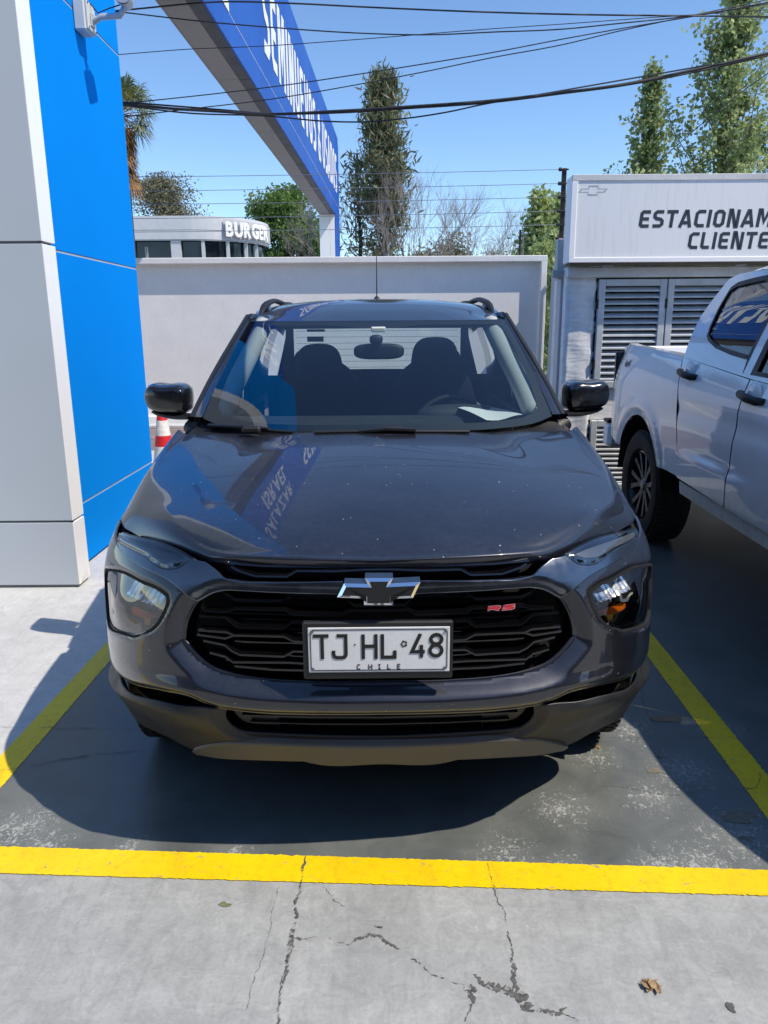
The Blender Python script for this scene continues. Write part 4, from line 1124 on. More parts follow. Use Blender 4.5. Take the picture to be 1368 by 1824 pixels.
M_dchrome = NT('dark_chrome'); c = M_dchrome.obj()
M_dchrome.P(Base__Color=M_dchrome.ramp(M_dchrome.noise(c, 6, 4), [(.3, srgb(96, 100, 106)), (.7, srgb(116, 120, 126))]), Metallic=.95, Roughness=M_dchrome.ramp(M_dchrome.noise(c, 30, 4), [(.3, .12), (.7, .24)])); M_dchrome = M_dchrome.m
M_chrome = NT('bright_chrome'); M_chrome.P(Base__Color=srgb(232, 234, 238), Metallic=1.0, Roughness=.08); M_chrome = M_chrome.m
tr_ = NT('lamp_reflector'); c = tr_.obj(); tr_.P(Base__Color=srgb(240, 242, 244), Metallic=.7, Roughness=.22)
tr_.bump(tr_.n('TexVoronoi', Vector=c, Scale=42.0).outputs[0], .5, .01); M_refl = tr_.m
tam = NT('amber_lens'); tam.P(Base__Color=srgb(246, 120, 20), Roughness=.15, Transmission__Weight=.25, Coat__Weight=.6); M_amber = tam.m
def glass_mat(name, tint, ior=1.5, rough=0.0, extra=0.0):
    t = NT(name); t.t.nodes.remove(t.b)
    tr = t.n('BsdfTransparent', Color=tint); gl = t.n('BsdfGlossy', Color=(1, 1, 1, 1), Roughness=rough)
    fr = t.n('Fresnel', IOR=ior); geo = t.n('NewGeometry')
    f = t.math('ADD', fr, extra, clamp=True)
    mx = t.n('MixShader', _0=f); t.t.links.new(tr.outputs[0], mx.inputs[1]); t.t.links.new(gl.outputs[0], mx.inputs[2])
    t.t.links.new(mx.outputs[0], t.out.inputs[0]); return t.m
M_wind = glass_mat('windscreen_glass', (.74, .85, .86, 1), 1.55, 0.0, .035)
M_side = glass_mat('side_glass', (.30, .35, .35, 1), 1.52, 0.0, .02)
M_lensg = glass_mat('lamp_lens', (.93, .94, .95, 1), 1.5, 0.0, .09)
M_tyre = simple('tyre_rubber', srgb(30, 30, 31), .75, var=.2, scale=15, bump=.3, bscale=120, bdist=.002)
M_alloy = simple('alloy_grey', srgb(120, 122, 126), .3, .85, var=.05)
M_alloyd = simple('alloy_black', srgb(16, 16, 18), .25, .2)
M_seat = simple('seat_fabric', srgb(38, 40, 44), .8, var=.2, scale=30, bump=.2, bscale=200)
M_dash = simple('dashboard_plastic', srgb(48, 52, 56), .6, var=.1, scale=20, bump=.2, bscale=300, bdist=.001)
M_trim = simple('pale_interior_trim', srgb(178, 182, 179), .7, var=.05)
M_head = simple('headliner', srgb(150, 152, 150), .9, var=.05)
M_plate = simple('plate_white', srgb(222, 224, 224), .35, var=.05, scale=40)
M_ink = simple('plate_black_ink', srgb(22, 22, 24), .4)
M_red = NT('badge_red'); M_red.P(Base__Color=srgb(196, 22, 46), Roughness=.25, Coat__Weight=.5); M_red = M_red.m
tpp = NT('printed_paper'); c = tpp.obj()
ln = tpp.ramp(tpp.n('TexWave', {'wave_type': 'BANDS', 'bands_direction': 'Y'}, Vector=c, Scale=22.0, Distortion=3.0, Detail=3.0).outputs[0], [(.55, 0.0), (.75, .35)])
tpp.P(Base__Color=tpp.mix(ln, srgb(246, 247, 246), srgb(176, 180, 182)), Roughness=.7); M_paper = tpp.m

def wheel(parent, x, y, r, w, side, rim_r, spokes=5, M_sp=None, thr=None):
    """outer face towards side*x"""
    M = Matrix.Translation((x, y, r)) @ Matrix.Diagonal((side, 1, 1, 1))
    h = w / 2
    t = rev([(rim_r, -h * .8), (r * .93, -h), (r * .985, -h * .8), (r, -h * .5), (r, h * .5), (r * .985, h * .8), (r * .93, h), (r * .82, h * 1.03), (rim_r + .012, h * .96), (rim_r, h * .8)], 48, 'wheel', M_tyre, parent, M)
    # tread blocks
    V, Fc = [], []
    for k in range(60):
        for q, (x0, x1) in enumerate(((-.86, -.52), (-.44, -.06), (.06, .44), (.52, .86))):
            a0 = 2 * math.pi * (k + .25 * (q % 2)) / 60; a1 = a0 + 2 * math.pi / 60 * .68; o = len(V)
            for rr in (r * .975, r + .004):
                for (aa, xx) in ((a0, x0), (a1, x0), (a1, x1), (a0, x1)): V.append(M @ Vector((xx * h, rr * math.cos(aa), rr * math.sin(aa))))
            Fc += [(o + 4, o + 5, o + 6, o + 7), (o, o + 1, o + 5, o + 4), (o + 1, o + 2, o + 6, o + 5), (o + 2, o + 3, o + 7, o + 6), (o + 3, o, o + 4, o + 7)]
    tr = mk('tread', V, Fc, M_tyre, t, local=True, recalc=True)
    rev([(rim_r, h * .82), (rim_r - .012, h * .86), (rim_r - .02, h * .7), (rim_r - .03, h * .1), (.06, -.02), (0.001, -.02)], 40, 'rim', M_alloyd, t, M)
    rev([(.001, h * .78), (.032, h * .76), (.045, h * .66), (.05, h * .2)], 24, 'hub_cap', M_alloy, t, M)
    for k in range(spokes):
        a = 2 * math.pi * k / spokes
        for sgn in (-1, 1):
            V = []
            for (rr, wd, xx) in ((.04, .016, .66), (.12, .014, .70), (rim_r - .02, .02, .80)):
                for e in (-1, 1):
                    aa = a + sgn * (.10 + .16 * (rr / rim_r)) ; off = e * wd
                    ca, sa = math.cos(aa), math.sin(aa)
                    for dx in (0, -.03): V.append(M @ Vector((xx * h + dx, rr * ca - off * sa, rr * sa + off * ca)))
            Fc = []
            for i in (0, 4):
                Fc += [(i, i + 2, i + 6, i + 4), (i + 1, i, i + 4, i + 5), (i + 2, i + 3, i + 7, i + 6)]
            mk('spoke', V, Fc, M_sp or M_alloy, t, local=True, recalc=True)
    return t

# ================================================================== the dark pickup
cx0 = atY(676, 1150, 1.78).x
CT = Matrix.Translation((cx0, 1.78, 0)) @ Matrix.Rotation(math.radians(.4), 4, 'Z')
CTi = CT.inverted()
dk = thing('dark_pickup_truck', 'dark metallic grey pickup parked facing the camera inside the yellow lines', 'pickup truck', CT.translation, rotz=math.radians(.4))
camc = np.array(CTi @ CAM); CTi3 = CTi.to_3x3()
def cray(px, py): return np.array(CTi3 @ ray(px, py))
def cy(px, py, y):
    """point of the pickup frame seen at a pixel, at distance y behind its nose"""
    d = cray(px, py); p = camc + d * ((y - camc[1]) / d[1]); return np.array([abs(p[0]), p[1], p[2]])
def cxx(px, py, x): d = cray(px, py); return camc + d * ((x - camc[0]) / d[0])
def cproj(p): return proj(CT @ Vector(p))
plan_pts = [(-.2, .008), (0, 0), (.2, .008), (.4, .032), (.52, .066), (.63, .122), (.715, .195), (.787, .29), (.838, .39), (.866, .5), (.883, .62), (.892, .8), (.897, 1.1), (.899, 1.6), (.898, 2.4), (.893, 3.4), (.87, 4.3), (.85, 4.66)]
_pl = np.array(cr([(a, b, 0) for a, b in plan_pts], 4000))[:, :2]
_i0 = int(np.argmin(np.abs(_pl[:, 0]) + (np.abs(_pl[:, 1]) > .1) * 9)); _pl = _pl[_i0:]; _pl[0] = (0, 0)
_s = np.concatenate([[0], np.cumsum(np.linalg.norm(np.diff(_pl, axis=0), axis=1))])
_t = np.gradient(_pl, axis=0); _t /= np.linalg.norm(_t, axis=1)[:, None]; _t[0] = (1, 0)
Zc = [.20, .25, .30, .36, .41, .46, .50, .55, .60, .66, .72, .78, .84, .90, .96, 1.1]
Ic = [.16, .13, .105, .07, .035, .008, -.006, -.010, -.006, 0.0, .006, .02, .04, .075, .13, .3]
Is = [.07, .04, .02, .006, .0, -.002, -.002, 0.0, .0, .0, .0, .003, .018, .048, .068, .125]
def inset(a, z):
    w = np.clip((np.abs(a) - .72) / .4, 0, 1); w = w * w * (3 - 2 * w)
    return np.interp(z, Zc, Ic) * (1 - w) + np.interp(z, Zc, Is) * w
def PA(a, z, off=0.0):
    a = np.asarray(a, float); z = np.asarray(z, float); s = np.sign(a) + (a == 0); b = np.abs(a)
    x, y = np.interp(b, _s, _pl[:, 0]), np.interp(b, _s, _pl[:, 1]); tx, ty = np.interp(b, _s, _t[:, 0]), np.interp(b, _s, _t[:, 1])
    # soften the vertical profile so that it has no facets
    k = (inset(a, z - .02) + inset(a, z) + inset(a, z + .02)) / 3 - off
    return np.stack([s * (x - ty * k), y + tx * k, z], -1)
def PN(fn, VV, e=.006):
    """points and outward normals of a surface fn(a, z)"""
    a, z = VV[:, 0], VV[:, 1]; p = fn(a, z)
    da = fn(a + e, z) - fn(a - e, z); dz = fn(a, z + e) - fn(a, z - e)
    n = np.cross(da, dz); n /= np.linalg.norm(n, axis=1)[:, None] + 1e-12
    return p, n
_ga, _gz = np.meshgrid(np.linspace(0, 1.12, 150), np.linspace(.2, 1.05, 110)); _ga, _gz = _ga.ravel(), _gz.ravel()
_gp = np.array([cproj(p) for p in PA(_ga, _gz)])
def az(q):
    if q[0] == 'az': return (q[1], q[2])
    px, py = q[0], q[1]; of = q[2] if len(q) > 2 else 0.0
    i = int(np.argmin((_gp[:, 0] - px) ** 2 + (_gp[:, 1] - py) ** 2)); a, z = float(_ga[i]), float(_gz[i])
    for _ in range(8):
        f = np.array(cproj(PA(a, z, of))) - (px, py)
        f0 = np.array(cproj(PA(a, z, of))); J = np.stack([(np.array(cproj(PA(a + 1e-4, z, of))) - f0) / 1e-4, (np.array(cproj(PA(a, z + 1e-4, of))) - f0) / 1e-4], 1)
        try: d = np.linalg.solve(J, f)
        except Exception: break
        d = np.clip(d, -.03, .03); a, z = a - d[0], z - d[1]
        if a > 1.15 or a < -.1: break
    return (min(max(a, 0.0), 1.14), z)
def segs(ss, n=None):
    """segments of pixel points, each splined -> polygon in (a, z)"""
    out = []
    for s in ss:
        q = [az(p) for p in s]
        if len(q) > 2:
            L = sum(math.hypot(b[0] - a[0], b[1] - a[1]) for a, b in zip(q, q[1:]))
            q = [tuple(p[:2]) for p in cr([(a, b, 0) for a, b in q], max(len(q), int(L / .012)))]
        if out and math.hypot(out[-1][0] - q[0][0], out[-1][1] - q[0][1]) < 1e-4: q = q[1:]
        out += q
    return out
def mirror_poly(h):
    h = [(0.0 if a < .012 else a, z) for a, z in h]
    return h + [(-a, z) for a, z in h[::-1] if a > 1e-6]
def flip_poly(p): return [(-a, z) for a, z in p]
def panel(name, half, mat, holes=(), off=None, centre=True, thick=.012, h=.013, edge=.0025, parent=None, base=0.0, extra=()):
    """body panel on the master surface; half polygon is mirrored into one (centre) or two objects"""
    off = off or (lambda a, z: np.zeros_like(a))
    fn = lambda a, z: PA(a, z, base + off(np.abs(a), z))
    out = []
    polys = [(mirror_poly(half), list(holes) + [flip_poly(q) for q in holes])] if centre else [(half, list(holes)), (flip_poly(half), [flip_poly(q) for q in holes])]
    for i, (pl_, hl_) in enumerate(polys):
        VV, T = tri2d(pl_, hl_, h, 1.0, list(extra) + [flip_poly(e) for e in extra] if centre else ([flip_poly(e) for e in extra] if i else extra))
        par = parent[i] if isinstance(parent, (list, tuple)) else (parent or dk)
        out.append(shell(name, VV, T, lambda v: PN(fn, v), mat, par, thick, edge))
    return out[0] if centre else out
def ss(x, a, b): t = np.clip((x - a) / (b - a), 0, 1); return t * t * (3 - 2 * t)

# ---- outlines read off the front view (right half)
G_bot = [(676, 1214), (810, 1211), (900, 1203), (940, 1195), (978, 1180), (1006, 1155), (1023, 1134)]
G_side = [(1023, 1134), (1022, 1118), (1013, 1088), (1003, 1070), (991, 1058)]
Bar_bot = [(676, 1061), (759, 1057), (860, 1052), (930, 1047), (950, 1046), (970, 1049), (991, 1058)]
Seam = [(991, 1058, -.030), (1043, 1029), (1095, 1000), (1130, 976), ('az', 1.02, .885)]
B_low = [('az', 1.09, .50), (1139, 1198), (1120, 1211), (1060, 1224), (1010, 1236), (985, 1249), (957, 1260)]
B_low2 = [(957, 1260), (869, 1268), (760, 1272), (676, 1273)]
RO = lambda pts, of: [(p[0], p[1], of) if p[0] != 'az' else p for p in pts]
G_bot, G_side = RO(G_bot, -.034), RO(G_side, -.034); G_side[-1] = (991, 1058, -.030)
Bar_bot[-1] = (991, 1058, -.030)
B_low2 = RO(B_low2, -.010); B_low2[0] = B_low[-1]
lamp = [[(1047, 1053), (1056, 1045), (1090, 1028), (1124, 1010), (1146, 1006)], [(1146, 1006), (1155, 1012), (1157.5, 1028)], [(1157.5, 1028), (1157, 1070), (1155, 1094)], [(1155, 1094), (1149, 1106), (1128, 1117), (1106, 1123)], [(1106, 1123), (1085, 1117), (1066, 1102), (1052, 1078), (1046, 1060), (1047, 1053)]]
lamp = [RO(l, -.012) for l in lamp]; lamp_p = segs(lamp)[:-1]
g_az = segs([G_bot, G_side]); g_line = [tuple(p[:2]) for p in cr([(a, b, 0) for a, b in segs([G_bot])], 150)] + [tuple(p[:2]) for p in cr([(a, b, 0) for a, b in segs([G_side])], 50)]
bump_half = segs([G_bot, G_side, Seam, [('az', 1.02, .885), ('az', 1.14, .90)], [('az', 1.14, .90), ('az', 1.14, .68), ('az', 1.11, .60), ('az', 1.09, .50)], B_low, B_low2])
bot_line = segs([B_low, B_low2])
lamp_c = np.array(lamp_p).mean(0)
def bump_off(a, z):
    q = np.stack([a, z], 1) if a.ndim == 1 else None
    d = seg_dist(q, g_line, False); db = seg_dist(q, bot_line, False); dl = seg_dist(q, lamp_p)
    o = -.034 * (1 - np.clip(d / .038, 0, 1)) ** 1.35                       # bevelled surround falling back to the grille
    o += .010 * ss(z, .50, .545) * (1 - ss(z, .56, .60)) * (1 - ss(a, .5, .8)) # band under the grille
    o -= .010 * (1 - ss(db, 0, .02))
    o -= .006 * (1 - ss(dl, 0, .012))
    # crease running back from the grille corner below the lamp
    o += .014 * ss(z, .66, .70) * (1 - ss(z, .70, .76)) * ss(a, .62, .72) * (1 - ss(a, .92, 1.02))
    return o
def offset_line(L, d):
    L = np.array(L); t = np.gradient(L, axis=0); t /= np.linalg.norm(t, axis=1)[:, None] + 1e-9
    return [tuple(p) for p in L + np.stack([t[:, 1], -t[:, 0]], 1) * d]
crease1 = [(max(a, 0.0), z) for a, z in offset_line(g_line, .038)]
panel('front_bumper', bump_half, M_paint, [lamp_p], bump_off, thick=.006, h=.0075)

# ---- gloss bar carrying the emblem, wing shaped towards the lamps
Bar_top = [(983, 996), (968, 1008), (952, 1025), (930, 1033), (880, 1036), (760, 1035), (676, 1034)]
DRL_low = [(1137, 957), (1090, 984), (1050, 1008), (1030, 1006), (1007, 991)]
bar_half = segs([Bar_bot, Seam[:-1], [(1130, 976), (1137, 957)], DRL_low, [(1007, 991), (983, 996)], Bar_top])
def bar_off(a, z):
    q = np.stack([a, z], 1); d = seg_dist(q, segs_bar_bot, False); dt = seg_dist(q, segs_bar_top, False)
    return .008 * ss(d, 0, .03) - .006
segs_bar_bot = segs([Bar_bot]); segs_bar_top = segs([Bar_top])
panel('grille_bar', bar_half, M_dchrome, off=bar_off, thick=.03, h=.008)

# ---- daytime running lamps
drl = segs([[(1007, 990), (1030, 1004), (1049, 1006), (1090, 983), (1136, 956)], [(1136, 956), (1137, 948), (1134, 941)], [(1134, 941), (1095, 952), (1055, 964), (1024, 979), (1007, 990)]])[:-1]
def edge_round(poly, r=.012, h_=.006):
    return lambda a, z: -h_ * (1 - ss(seg_dist(np.stack([a, z], 1), poly), 0, r))
dls = panel('running_lamp', drl, M_gloss, centre=False, off=edge_round(drl), thick=.02, h=.009)
drl2 = [(lambda c_: (c_[0] + (p[0] - c_[0]) * .82, c_[1] + (p[1] - c_[1]) * .42))(np.array(drl).mean(0)) for p in drl]
M_drl = simple('lamp_strip', srgb(92, 96, 100), .3, .3)
panel('light_strip', drl2, M_drl, centre=False, thick=.004, h=.009, base=.0015, parent=dls)
panel('lamp_cover', drl, M_lensg, centre=False, thick=0, h=.009, base=.006, off=edge_round(drl), parent=dls)

# ---- upper slot
slot = segs([[(676, 1000), (806, 997), (900, 994), (983, 990)], [(983, 990), (983, 996)], Bar_top])
panel('upper_slot', slot, M_void, thick=0, base=-.05)
def bar_path(name, pts, off, hw, hd, mat, parent=None, mirror=True):
    """a bar of rectangular section along pixel points on the master surface"""
    A_ = [az(p) for p in pts]; out = []
    for sg in ((1, -1) if mirror else (1,)):
        q = A_
        if mirror and q[0][0] < .015: q = [(-0.0, q[0][1])] + list(q[1:])
        V = []
        for (a, z) in q:
            for (dz, dd) in ((hw, 0), (hw * .5, hd), (-hw * .5, hd), (-hw, 0), (-hw, -hd * 2.5), (hw, -hd * 2.5)):
                p = PA(np.array([a]), np.array([z + dz]), off + dd)[0]; V.append((p[0] * sg, p[1], p[2]))
        m = 6; Fc = [(i * m + k, i * m + (k + 1) % m, (i + 1) * m + (k + 1) % m, (i + 1) * m + k) for i in range(len(q) - 1) for k in range(m)]
        Fc += [tuple(range(m)), tuple((len(q) - 1) * m + k for k in range(m))]
        out.append(mk(name, V, Fc, mat, parent or dk, local=True, smooth=True, sharp=28, recalc=True))
    return out
for pts in ([(676, 1017), (703, 1017), (755, 1019), (822, 1017), (840, 1027), (897, 1025), (930, 1014), (941, 1007)], [(676, 1010), (780, 1010), (880, 1007), (945, 1001)]):
    bar_path('slot_bar', pts, -.018, .0045, .006, M_gloss)

# ---- main grille
gr_half = segs([G_bot, G_side, Bar_bot[::-1]])
grl = panel('grille', gr_half, M_void, thick=0, base=-.085)
def yy(pts, dy): return [(a, b + dy) for a, b in pts]
rows = [
    [(676, 1085), (722, 1084), (737, 1068), (834, 1061), (852, 1073), (936, 1070), (956, 1059)],
    [(676, 1094), (728, 1093), (744, 1102), (832, 1098), (846, 1090), (938, 1086), (954, 1091), (994, 1088)],
    [(800, 1114), (834, 1112), (850, 1123), (934, 1119), (956, 1101), (1003, 1097)],
    [(800, 1104), (836, 1103), (905, 1099), (960, 1097)],
    [(800, 1131), (836, 1129), (850, 1122)],
    [(800, 1148), (832, 1146), (849, 1137), (940, 1133), (953, 1127), (1006, 1122)],
    [(940, 1133), (956, 1138), (1008, 1130)],
    [(800, 1165), (832, 1164), (850, 1173), (930, 1168), (946, 1160), (957, 1150), (996, 1141)],
    [(800, 1156), (905, 1151), (944, 1148)],
    [(800, 1187), (840, 1184), (943, 1181), (956, 1171), (985, 1163)],
    [(800, 1180), (834, 1178), (850, 1174)],
    [(800, 1199), (870, 1196), (940, 1188)],
]
for k, pts in enumerate(rows):
    deep = k in (3, 4, 8, 10)
    bar_path('grille_slat', pts, -.046 if deep else -.03, .0036 if deep else .0055, .005 if deep else .008, M_gloss, grl)
for k, y0 in enumerate((1078, 1101, 1116, 1141, 1159, 1176, 1192)):
    bar_path('grille_slat', [(800 if y0 > 1104 else 676, y0), (900, y0 - 3), (965, y0 - 6)], -.062, .003, .006, M_gloss, grl)

# ---- headlamps
lmps = panel('headlamp', lamp_p, M_mblack, centre=False, thick=.0, base=-.075)
ring = [(lamp_c[0] + (p[0] - lamp_c[0]) * .945, lamp_c[1] + (p[1] - lamp_c[1]) * .945) for p in lamp_p]
panel('lamp_rim', lamp_p, M_void, [ring], centre=False, thick=.03, h=.008, base=-.012, parent=lmps)
gk_o = [(lamp_c[0] + (p[0] - lamp_c[0]) * 1.035, lamp_c[1] + (p[1] - lamp_c[1]) * 1.035) for p in lamp_p]; gk_i = [(lamp_c[0] + (p[0] - lamp_c[0]) * .985, lamp_c[1] + (p[1] - lamp_c[1]) * .985) for p in lamp_p]
panel('lamp_gasket', gk_o, M_void, [gk_i], centre=False, thick=.008, h=.006, base=-.001, edge=.001, parent=lmps)
ring2 = [(lamp_c[0] + (p[0] - lamp_c[0]) * .965, lamp_c[1] + (p[1] - lamp_c[1]) * .965) for p in lamp_p]
panel('lens', ring2, M_lensg, centre=False, thick=0, base=-.009, h=.012, parent=lmps, off=lambda a, z: .012 * ss(.12 - np.hypot(a - lamp_c[0], (z - lamp_c[1]) * 1.1), 0, .12))
# side wall of the lamp bowl
for i, sg in enumerate((1, -1)):
    V = []; n = len(lamp_p)
    for (a, z) in lamp_p:
        for o in (-.012, -.075):
            p = PA(np.array([a]), np.array([z]), o)[0]; V.append((p[0] * sg, p[1], p[2]))
    mk('bowl_wall', V, [(2*k, 2*((k+1) % n), 2*((k+1) % n) + 1, 2*k + 1) for k in range(n)], M_mblack, lmps[i], local=True, recalc=True)
refl = segs([[(1079, 1044), (1100, 1030), (1134, 1021)], [(1134, 1021), (1139, 1030), (1141, 1051)], [(1141, 1051), (1110, 1068), (1084, 1077)], [(1084, 1077), (1080, 1062), (1079, 1044)]])[:-1]
def refl_off(a, z):
    c_ = np.array(refl).mean(0)
    return .022 - .018 * np.clip((z - c_[1]) / .03, -1, 1) + .003 * np.sin(a * 260)
panel('reflector', refl, M_refl, centre=False, thick=.012, h=.005, base=-.068, parent=lmps, off=refl_off)
shelf = segs([[(1080, 1080), (1110, 1071), (1143, 1054)], [(1143, 1054), (1143, 1058), (1112, 1077), (1083, 1087)], [(1083, 1087), (1080, 1080)]])[:-1]
panel('reflector_shelf', shelf, M_dchrome, centre=False, thick=.02, h=.006, base=-.03, parent=lmps)
amb = segs([[(1101, 1097), (1120, 1088), (1139, 1078)], [(1139, 1078), (1142, 1083), (1141, 1089)], [(1141, 1089), (1126, 1098), (1113, 1102)], [(1113, 1102), (1105, 1101), (1101, 1097)]])[:-1]
panel('indicator', amb, M_amber, centre=False, thick=.02, h=.006, base=-.045, parent=lmps)
bulb = segs([[(1109, 1104), (1119, 1101)], [(1119, 1101), (1118, 1109), (1112, 1114)], [(1112, 1114), (1109, 1104)]])[:-1]
M_bulb = simple('amber_bulb', srgb(250, 180, 60), .2, .1)
panel('bulb', bulb, M_bulb, centre=False, thick=.012, h=.005, base=-.045, parent=lmps)
edge_in = [(lamp_c[0] + (p[0] - lamp_c[0]) * .935, lamp_c[1] + (p[1] - lamp_c[1]) * .935) for p in lamp_p]
edge_in2 = [(lamp_c[0] + (p[0] - lamp_c[0]) * .92, lamp_c[1] + (p[1] - lamp_c[1]) * .92) for p in lamp_p]
panel('light_guide', edge_in, M_drl, [edge_in2], centre=False, thick=.004, h=.006, base=-.02, parent=lmps)

# ---- lower cladding, intake and skid plate
Int_r = [(957, 1261), (953, 1275), (942, 1290), (928, 1298), (910, 1302)]
Int_b = [(910, 1302), (800, 1310), (676, 1315)]
Int_r = [Int_r[0]] + RO(Int_r[1:], -.02); Int_b = RO(Int_b, -.02)
Skid_t = [(676, 1329), (800, 1325), (900, 1319), (945, 1318), (975, 1322), (1007, 1330)]
Clad_side = [('az', 1.08, .478), ('az', 1.075, .40), ('az', 1.06, .33), ('az', 1.02, .290)]
Clad_bot = [('az', 1.02, .290), ('az', .95, .275), (1074, 1297), (1040, 1315), (1007, 1330)]
B_low_c = [('az', 1.085, .485), (1138, 1202), (1120, 1215), (1060, 1228), (1010, 1240), (985, 1252), (957, 1261)]
Slot_b = [('az', 1.08, .478), (1137, 1209), (1118, 1224), (1060, 1241), (1018, 1252), (990, 1256), (957, 1261)]
clad_half = segs([Int_b[::-1], Int_r[::-1], Slot_b[::-1], Clad_side, Clad_bot, Skid_t[::-1]])
panel('fog_slot', segs([B_low_c[::-1], [('az', 1.085, .485), ('az', 1.08, .478)], Slot_b]), M_gloss, centre=False, thick=.0, h=.008, base=-.03)
fold_l = np.array(sorted(segs([[(960, 1290), (1000, 1268), (1043, 1254), (1090, 1240), (1136, 1219)]]))); c_top = segs([Slot_b])
int_l = segs([Int_r, Int_b])
def clad_off(a, z):
    q = np.stack([a, z], 1); d = seg_dist(q, c_top, False); w = ss(a, .46, .58)
    zf = np.interp(a, fold_l[:, 0], fold_l[:, 1]); k = z - zf
    dip = np.where(k > 0, -.030 * np.clip(k / .045, 0, 1), -.022 * np.clip(-k / .11, 0, 1)) * w + .018 * w
    di = seg_dist(q, int_l, False)
    return dip - .02 * (1 - np.clip(di / .025, 0, 1))
panel('lower_bumper', clad_half, M_clad, off=clad_off, thick=.005, h=.010, extra=[[tuple(p) for p in fold_l]])
for zz, d0, d1 in ((.545, -.03, -.3), (.40, -.05, -.35), (.335, -.012, -.4)):  # black shelves added to block sun leaking down behind the bumper
    aa = np.linspace(-.95, .95, 60); po, pi_ = PA(aa, np.full(60, zz), d0), PA(aa, np.full(60, zz), d1)
    mk('light_block_shelf', list(po) + list(pi_), [(i, i + 1, 61 + i, 60 + i) for i in range(59)], M_void, dk, local=True)
skid_half = segs([Skid_t, [(1007, 1330), (1005, 1335, .006), (993, 1340, .012)], RO([(993, 1340), (968, 1345), (900, 1350), (815, 1354)], .012), RO([(815, 1354), (795, 1359), (676, 1362)], .012)])
sk_t = segs([Skid_t])
panel('skid_plate', skid_half, M_skid, off=lambda a, z: .010 + 0 * a, thick=.03, h=.008, edge=.004)
int_half = segs([Int_b[::-1], Int_r[::-1], B_low2])
ink = panel('lower_intake', int_half, M_void, thick=0, base=-.07)
bar_path('intake_bar', [(676, 1288), (800, 1285), (930, 1279)], -.035, .005, .006, M_mblack, ink)
bar_path('intake_bar', [(676, 1302), (800, 1299), (915, 1293)], -.04, .004, .006, M_mblack, ink)
for px in (676, 772, 866):
    bar_path('intake_rib', [(px, 1274), (px, 1309)], -.045, .002, .004, M_mblack, ink)
blk = segs([[(868, 1270), (952, 1263)], [(952, 1263), (944, 1282), (930, 1294), (905, 1300)], [(905, 1300), (864, 1302)], [(864, 1302), (868, 1270)]])[:-1]
panel('intake_blank', blk, M_mblack, centre=False, thick=.01, h=.012, base=-.045, parent=[ink, ink])

panel('light_block_liner', [(0, .34), (1.04, .34), (1.04, .86), (0, .86)], M_void, thick=0, base=-.12, h=.05)  # unseen black sheet added to stop sunlight leaking through the front panels
# ---- emblem: squat cross with chrome bevel and black face
emb = [(600.5, 1064), (613, 1039), (654, 1040), (650, 1029.5), (700, 1029.5), (696, 1039), (749, 1036.5), (735.5, 1065), (700, 1066.5), (700, 1078), (648.5, 1078), (648.5, 1066)]
yf = -.042
E3 = [camc + cray(*p) * ((yf - camc[1]) / cray(*p)[1]) for p in emb]
E3 = np.array(E3); ec = E3.mean(0)
def inset_poly(P2, d):
    n = len(P2); out = []
    for i in range(n):
        a, b, c_ = P2[i - 1], P2[i], P2[(i + 1) % n]; d1 = (b - a) / np.linalg.norm(b - a); d2 = (c_ - b) / np.linalg.norm(c_ - b)
        n1 = np.array([-d1[1], d1[0]]); n2 = np.array([-d2[1], d2[0]]); m = n1 + n2; m /= np.linalg.norm(m); out.append(b + m * (d / max(.35, m.dot(n1))))
    return np.array(out)
E2 = E3[:, [0, 2]]; area = .5 * sum(E2[i - 1][0] * E2[i][1] - E2[i][0] * E2[i - 1][1] for i in range(len(E2)))
sgn = 1 if area > 0 else -1
I2 = inset_poly(E2, .0075 * sgn); n = len(E2)
em = thing_e = mk('emblem', [(p[0], yf, p[1]) for p in E2] + [(p[0], yf - .006, p[1]) for p in I2],
     [(i, (i+1) % n, n + (i+1) % n, n + i) for i in range(n)], M_chrome, dk, local=True, recalc=True)
mk('emblem_side', [(p[0], yf + .0005, p[1]) for p in E2] + [(p[0], yf + .04, p[1]) for p in E2], [(i, (i+1) % n, n + (i+1) % n, n + i) for i in range(n)], M_dchrome, em, local=True, recalc=True)
bmf = bmesh.new(); vs_ = [bmf.verts.new((p[0], yf - .0052, p[1])) for p in I2]; bmf.faces.new(vs_); bmesh.ops.triangulate(bmf, faces=bmf.faces)
mk_bm('emblem_face', bmf, M_mblack, em, local=True)

# ---- number plate
def flat_pt(px, py, y): d = cray(px, py); return camc + d * ((y - camc[1]) / d[1])
py_ = -.030
pl0, pl1 = flat_pt(550.5, 1198, py_), flat_pt(801.5, 1116, py_)
hx0, hx1 = flat_pt(541, 1212, py_), flat_pt(808, 1107, py_)
hold = box('plate_holder', hx0[0], hx1[0], py_ + .003, py_ + .02, hx0[2], hx1[2], M_mblack, dk, .004, local=True)
pcx = (pl0[0] + pl1[0]) / 2; pcz = (pl0[2] + pl1[2]) / 2; pw = pl1[0] - pl0[0]; ph = pl1[2] - pl0[2]
box('number_plate', pl0[0], pl1[0], py_ - .001, py_ + .0025, pl0[2], pl1[2], M_plate, dk, .0012, local=True)
plate = bpy.data.objects['number_plate']
def pplace(x, y, z): return Vector((pl0[0] + x * pw, py_ - .0011 - z, pl0[2] + y * ph))
